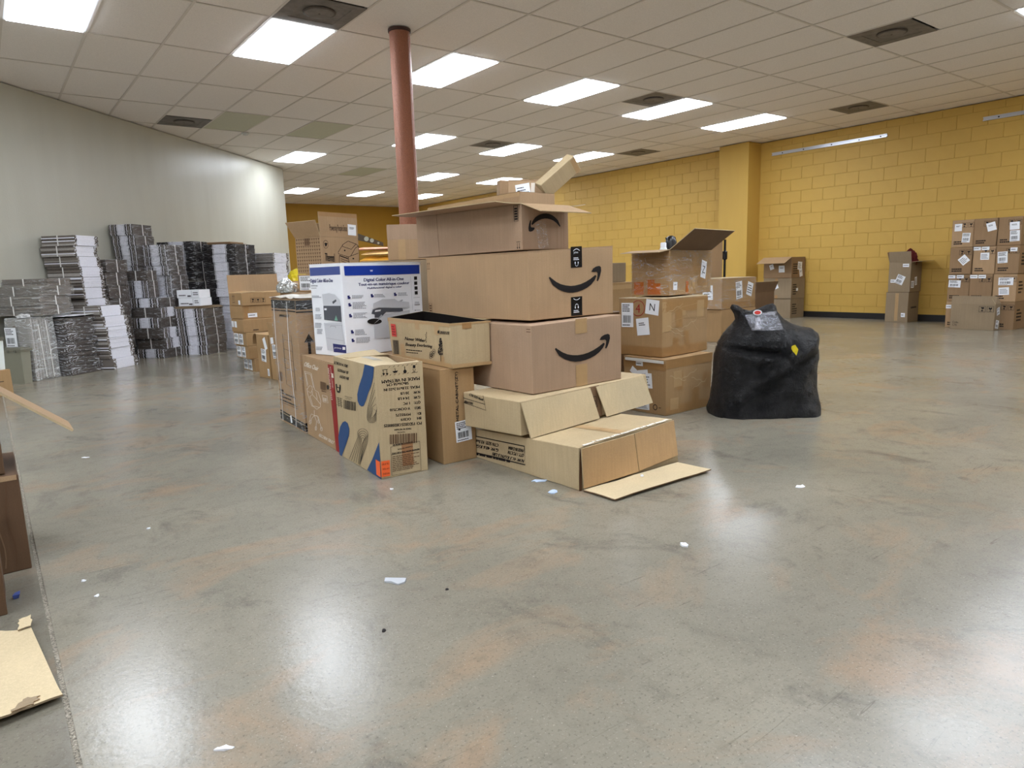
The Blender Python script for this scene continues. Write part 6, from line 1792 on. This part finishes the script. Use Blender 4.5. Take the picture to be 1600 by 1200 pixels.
# ---- bin, white box and small carton at the far left
x, y = sdp(6.18, .63)
BIN = thing('waste_bin', 'grey olive plastic bin with rimmed lid beside the milky wrapped bundle', 'bin', (x, y, 0), rad(45))
def frustum(mb, x0, y0, x1, y1, z0, z1, tap, mi=0):
    mb.hexa([(x0 + tap, y0 + tap, z0), (x1 - tap, y0 + tap, z0), (x1 - tap, y1 - tap, z0), (x0 + tap, y1 - tap, z0), (x0, y0, z1), (x1, y0, z1), (x1, y1, z1), (x0, y1, z1)], mi)
mb = MB(); frustum(mb, 0, 0, .12, .25, 0, .33, .012); mb.build('body', M_PLATE, BIN)
mb = MB(); mb.quadbox((-.010, -.010, .332), (.13, .26, .344)); mb.build('rim', M_PLATE, BIN)
mb = MB(); frustum(mb, -.014, -.014, .134, .264, .345, .358, -.003); mb.quadbox((.0, .0, .3585), (.12, .25, .366)); mb.build('lid', M_PLATEDK, BIN)
for yy in (.04, .12, .20):
    mb = MB(); mb.quadbox((-.016, yy, .318), (-.0105, yy + .02, .35)); mb.build('clip', M_PLATEDK, BIN)
x, y = (-.022, 7.675)
SC2 = Carton('carton', 'small carton beside the waste bin carrying the white plastic box', (x, y, 0), 30, (.17, .30, .235), M_KRAFT_WARM, amp=.003, seed=95)
SC2.R.shapes('printed_mark', [Surface.rectpoly(.04, .13, .06, .006, 1)], M_BLACKINK)
WPB = thing('storage_box', 'white plastic storage box with grey lid at the left edge', 'box', (x - .01, y + .02, .237), rad(30))
mb = MB(); frustum(mb, -.01, -.01, .15, .29, 0, .26, .01); mb.build('body', M_WHITEPL, WPB)
mb = MB(); frustum(mb, -.018, -.018, .158, .298, .261, .292, .004); mb.quadbox((0, 0, .2925), (.14, .28, .30)); mb.build('lid', M_PLATEDK, WPB)
for (u, v) in ((.07, .19), (.075, .12)):
    mb = MB(); mb.quadbox((u, -.013, v), (u + .02, -.0085, v + .022)); mb.build('printed_mark', M_BLACKINK, WPB)

# =================================================================== CARTONS LEFT OF THE PILE
hs = [(0, .138, 2.225, 7.455, 'lowest flat carton with white labels in the six-high column', M_KRAFT_WARM), (.141, .276, 2.175, 7.475, 'second flat carton from the floor with white labels in the six-high column', M_KRAFT_WARM), (.279, .418, 2.165, 7.475, 'third flat carton from the floor with white labels in the six-high column', M_KRAFT_WARM),
      (.421, .560, 2.145, 7.480, 'fourth carton from the floor in the six-high column', M_KRAFT_WARM), (.563, .700, 2.155, 7.510, 'fifth carton with a small white tag in the six-high column', M_KRAFT_WARM), (.703, .838, 2.160, 7.500, 'top open carton with raised back flap on the six-high column', M_KRAFT_WARM)]
for i, (z0, z1, x, y, lb, m_) in enumerate(hs):
    last = i == 5
    c = Carton('carton', lb, (x, y, z0), 3 + (i % 3), (.56 if i > 2 else .50, .36, z1 - z0), m_, 'flat cartons in the six-high column', opened=last, amp=.003, seed=100 + i, n=4)
    if i < 3: c.L.sticker(.02, .01, .125, .115, 0, i, 'ship'); c.L.sticker(.16, .01, .11, .115, 0, i + 9, 'ship')
    elif i == 3: c.L.sticker(.01, .05, .07, .065, 0, i, 'none'); c.L.sticker(.10, .05, .07, .065, 0, i + 4, 'none'); c.R.shapes('printed_text', c.R.greek(.10, .015, .08, .02, 1, random.Random(1), 0), M_BLACKINK)
    elif i == 4: c.R.sticker(.055, .015, .10, .045, 0, 3, 'bar'); c.tape('R', .02, 0, .05, .137, M_TAPE)
    else:
        care_icons(c.R, .09, .03, .045, 3); up_arrows(c.L, .10, .03, .06); c.L.sticker(.26, .012, .05, .045, 0, 2, 'none')
        c.flap('K', .19, 88, 0, 1, M_KRAFT_WARM); c.flap('X', .15, 40, 0, 1, M_KRAFT_BROWN); c.flap('R', .16, 176, 0, 1, M_KRAFT_WARM, zoff=-.003); c.flap('L', .15, 174, 0, 1, M_KRAFT_WARM)
T1_ = Carton('carton', 'upright carton with tilted white label and curled flap beside the six-high column', (2.167, 6.790, 0), 7, (.42, .262, .435), M_KRAFT_WARM, amp=.004, seed=110, opened=True)
T1_.L.sticker(.085, .165, .11, .125, -4, 1, 'ship'); T1_.L.sticker(.16, .285, .06, .12, 22, 2, 'none'); T1_.L.sticker(.20, .03, .04, .07, 0, 3, 'lines')
T1_.flap('L', .12, 176, 0, 1, M_KRAFT_WARM); T1_.flap('K', .14, 25, 0, 1, M_KRAFT_WARM, curl=-75)
T2_ = Carton('carton', 'upright carton with two white labels between the labelled one and the tall wrapped box', (2.205, 6.515, 0), 7, (.42, .258, .435), M_KRAFT_WARM, amp=.004, seed=111, opened=True)
T2_.L.sticker(.06, .215, .085, .135, 4, 4, 'ship'); T2_.L.sticker(.035, .355, .06, .06, 6, 5, 'none'); T2_.flap('L', .125, 86, 0, 1, M_KRAFT_WARM); T2_.flap('K', .10, 178, 0, 1, M_KRAFT_WARM)

# =================================================================== CARTONS AT THE LEFT EDGE, NEAR
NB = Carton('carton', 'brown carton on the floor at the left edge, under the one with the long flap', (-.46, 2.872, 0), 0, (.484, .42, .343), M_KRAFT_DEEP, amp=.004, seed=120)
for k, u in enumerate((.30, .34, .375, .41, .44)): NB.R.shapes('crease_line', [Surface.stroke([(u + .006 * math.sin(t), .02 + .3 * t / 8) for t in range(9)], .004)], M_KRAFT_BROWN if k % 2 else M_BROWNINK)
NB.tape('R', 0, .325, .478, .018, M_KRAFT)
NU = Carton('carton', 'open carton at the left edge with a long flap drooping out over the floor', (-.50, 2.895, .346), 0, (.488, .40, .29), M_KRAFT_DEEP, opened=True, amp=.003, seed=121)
NU.flap('X', .275, -40, 0.02, .52, M_KRAFT_BROWN, thick=.008)
NU.flap('R', .12, -72, .0, .985, M_KRAFT_LIGHT)
NF = Carton('carton', 'sliver of a near carton cut by the left edge, blue tape scrap at its side', (-.56, 2.50, 0), 0, (.505, .22, .30), M_KRAFT_DEEP, amp=.004, seed=122)
NF.R.sticker(.40, .10, .09, .16, 0, 3, 'lines')
TS_ = thing('tape_scrap', 'small crumpled blue tape scrap beside the near left carton', 'scrap', (-.030, 2.62, .001))
mb = MB(); mb.hexa([(-.012, -.015, 0), (.01, -.012, 0), (.014, .02, 0), (-.008, .016, 0), (-.016, -.01, .02), (.016, -.02, .022), (.02, .012, .03), (-.004, .02, .024)]); mb.build('scrap', M_BLUE2, TS_); TS_.scale = (.6, .6, .6)
# torn board on the floor
TB_ = thing('cardboard_sheet', 'torn pale cardboard sheet lying on the floor at lower left', 'cardboard', (0, 0, 0))
def ragged(poly, seed, amp=.010, step=.02, skip=()):
    rng = random.Random(seed); o_ = []
    for i in range(len(poly)):
        a, b = Vector(poly[i]), Vector(poly[(i + 1) % len(poly)]); k = max(1, int((b - a).length / step)); nn_ = Vector((-(b - a).y, (b - a).x)).normalized()
        for t in range(k): o_.append(a.lerp(b, t / k) + (nn_ * rng.uniform(-amp, amp) if i not in skip and t else Vector((0, 0))))
    return o_
def sheet(poly, z0, t, lift):
    vs, fs = Surface.outline([tuple(p) for p in poly]); mb = MB(); n_ = len(vs)
    mb.v = [(x, y, z0 + lift(x, y)) for x, y in vs] + [(x, y, z0 + t + lift(x, y)) for x, y in vs]
    for f in fs: mb.f += [tuple(f)[::-1], tuple(n_ + i for i in f)]; mb.m += [0, 0]
    sgn = sum(vs[i][0] * vs[(i + 1) % n_][1] - vs[(i + 1) % n_][0] * vs[i][1] for i in range(n_))
    for i in range(n_):
        j = (i + 1) % n_; f = (i, j, n_ + j, n_ + i)
        mb.f.append(f if sgn > 0 else f[::-1]); mb.m.append(1)
    return mb
lift = lambda x, y: .004 + .016 * max(0, 1 - (y - 1.84) / .12) ** 2 * (1 if y < 1.96 else 0)
pg = ragged([(-.62, 1.83), (-.087, 1.845), (.037, 1.862), (-.004, 2.335), (-.030, 2.338), (-.045, 2.345), (-.077, 2.372), (-.62, 2.36)], 3, .005, .02, (2,))
sheet(pg, .001, .005, lift).build('board', [M_KRAFT_LIGHT, M_KRAFT_GREY], TB_)
pg = ragged([(-.062, 1.846), (-.020, 1.853), (-.006, 1.90), (-.030, 1.915), (-.052, 1.885)], 5, .006, .008)
sheet(pg, .0072, .002, lift).build('torn_patch', [M_KRAFT_GREY, M_KRAFT_DARK], TB_)
pg = ragged([(-.035, 2.325), (-.004, 2.33), (.000, 2.385), (-.030, 2.375)], 6, .004, .008)
sheet(pg, .012, .003, lambda x, y: .012 * (y - 2.32) / .06).build('torn_tab', [M_KRAFT_LIGHT, M_KRAFT_GREY], TB_)

# =================================================================== LITTER ON THE FLOOR
M_BLUEPAPER = mat('pale_blue_paper', S(196, 214, 240), .6)
M_FILM = mat('silvery_film_scrap', S(206, 210, 216), .2, .6, metal=.3)
def scrap(label, x, y, r, seed, m, h=.008, el=(1, 1), rz=0, name='paper_scrap'):
    rng = random.Random(seed); n_ = 9
    pg = [(x + r * el[0] * rng.uniform(.5, 1.1) * math.cos(rz) * math.cos(2 * PI * i / n_) - r * el[1] * math.sin(rz) * math.sin(2 * PI * i / n_) * rng.uniform(.5, 1.1),
           y + r * el[0] * math.sin(rz) * math.cos(2 * PI * i / n_) * rng.uniform(.5, 1.1) + r * el[1] * math.cos(rz) * math.sin(2 * PI * i / n_) * rng.uniform(.5, 1.1)) for i in range(n_)]
    pg = [(p[0] - x, p[1] - y) for p in pg]
    mb = MB(); mb.v = [(0, 0, h)] + [(p[0], p[1], .0006 + h * rng.uniform(0, .9)) for p in pg] + [(p[0], p[1], .0002) for p in pg]
    for i in range(n_):
        j = (i + 1) % n_
        mb.f += [(0, 1 + i, 1 + j), (1 + i, 1 + n_ + i, 1 + n_ + j, 1 + j)]; mb.m += [0, 0]
    mb.f.append(tuple(range(1 + n_, 1 + 2 * n_))[::-1]); mb.m.append(0)
    return obj(name, mb.mesh(name, m), None, label, 'scrap', 'litter on the floor', None, (x, y, 0))
scrap('pale blue paper scrap on the floor beside the crushed flat carton', 1.925, 2.262, .032, 1, M_BLUEPAPER, .006, (1.2, .8), .4)
scrap('pale blue paper scrap half under the crushed flat carton', 1.985, 2.43, .034, 2, M_BLUEPAPER, .004, (1.3, .6), -.6)
scrap('crumpled silvery film scrap on the open floor left of centre', .958, 1.920, .036, 3, M_FILM, .012, (1.3, .8), -.6, 'film_scrap')
scrap('tiny white paper scrap below the floor flap of the flat carton', 1.877, 1.492, .016, 4, M_WHITE, .012, (.8, 1.2), .3)
scrap('tiny white paper scrap alone on the floor at right', 2.775, 1.577, .020, 5, M_WHITE, .008, (1.3, .6), -.5)
scrap('small white paper scrap near the bottom edge of the photo', .291, 1.437, .014, 6, M_WHITE, .006, (1.6, .6), -.5)
scrap('white crumb of paper lying on the floor flap of the flat carton', 2.35, 2.12, .010, 7, M_WHITE, .010)['group'] = 'litter on the floor'
bpy.data.objects['paper_scrap.005'].location.z = .017
scrap('thin white sliver on the floor in front of the upright left carton', .36, 4.55, .022, 8, M_WHITE, .004, (1.5, .4), -.6)
scrap('white fleck on the floor under the drooping flap', .42, 3.02, .010, 9, M_WHITE, .005)
scrap('white fleck near the control joint at left', .155, 2.62, .009, 10, M_WHITE, .005)
scrap('second white fleck near the control joint at left', .175, 2.46, .008, 11, M_WHITE, .005)
scrap('white torn bits on the floor before the blue-swoosh carton', 1.40, 2.80, .012, 12, M_WHITE, .006)
scrap('dark crumb on the floor below the silvery film scrap', .78, 1.66, .008, 13, M_BLACKINK, .005)
scrap('dark crumb on the floor right of the silvery film scrap', 1.05, 1.76, .008, 14, M_BLACKINK, .005)
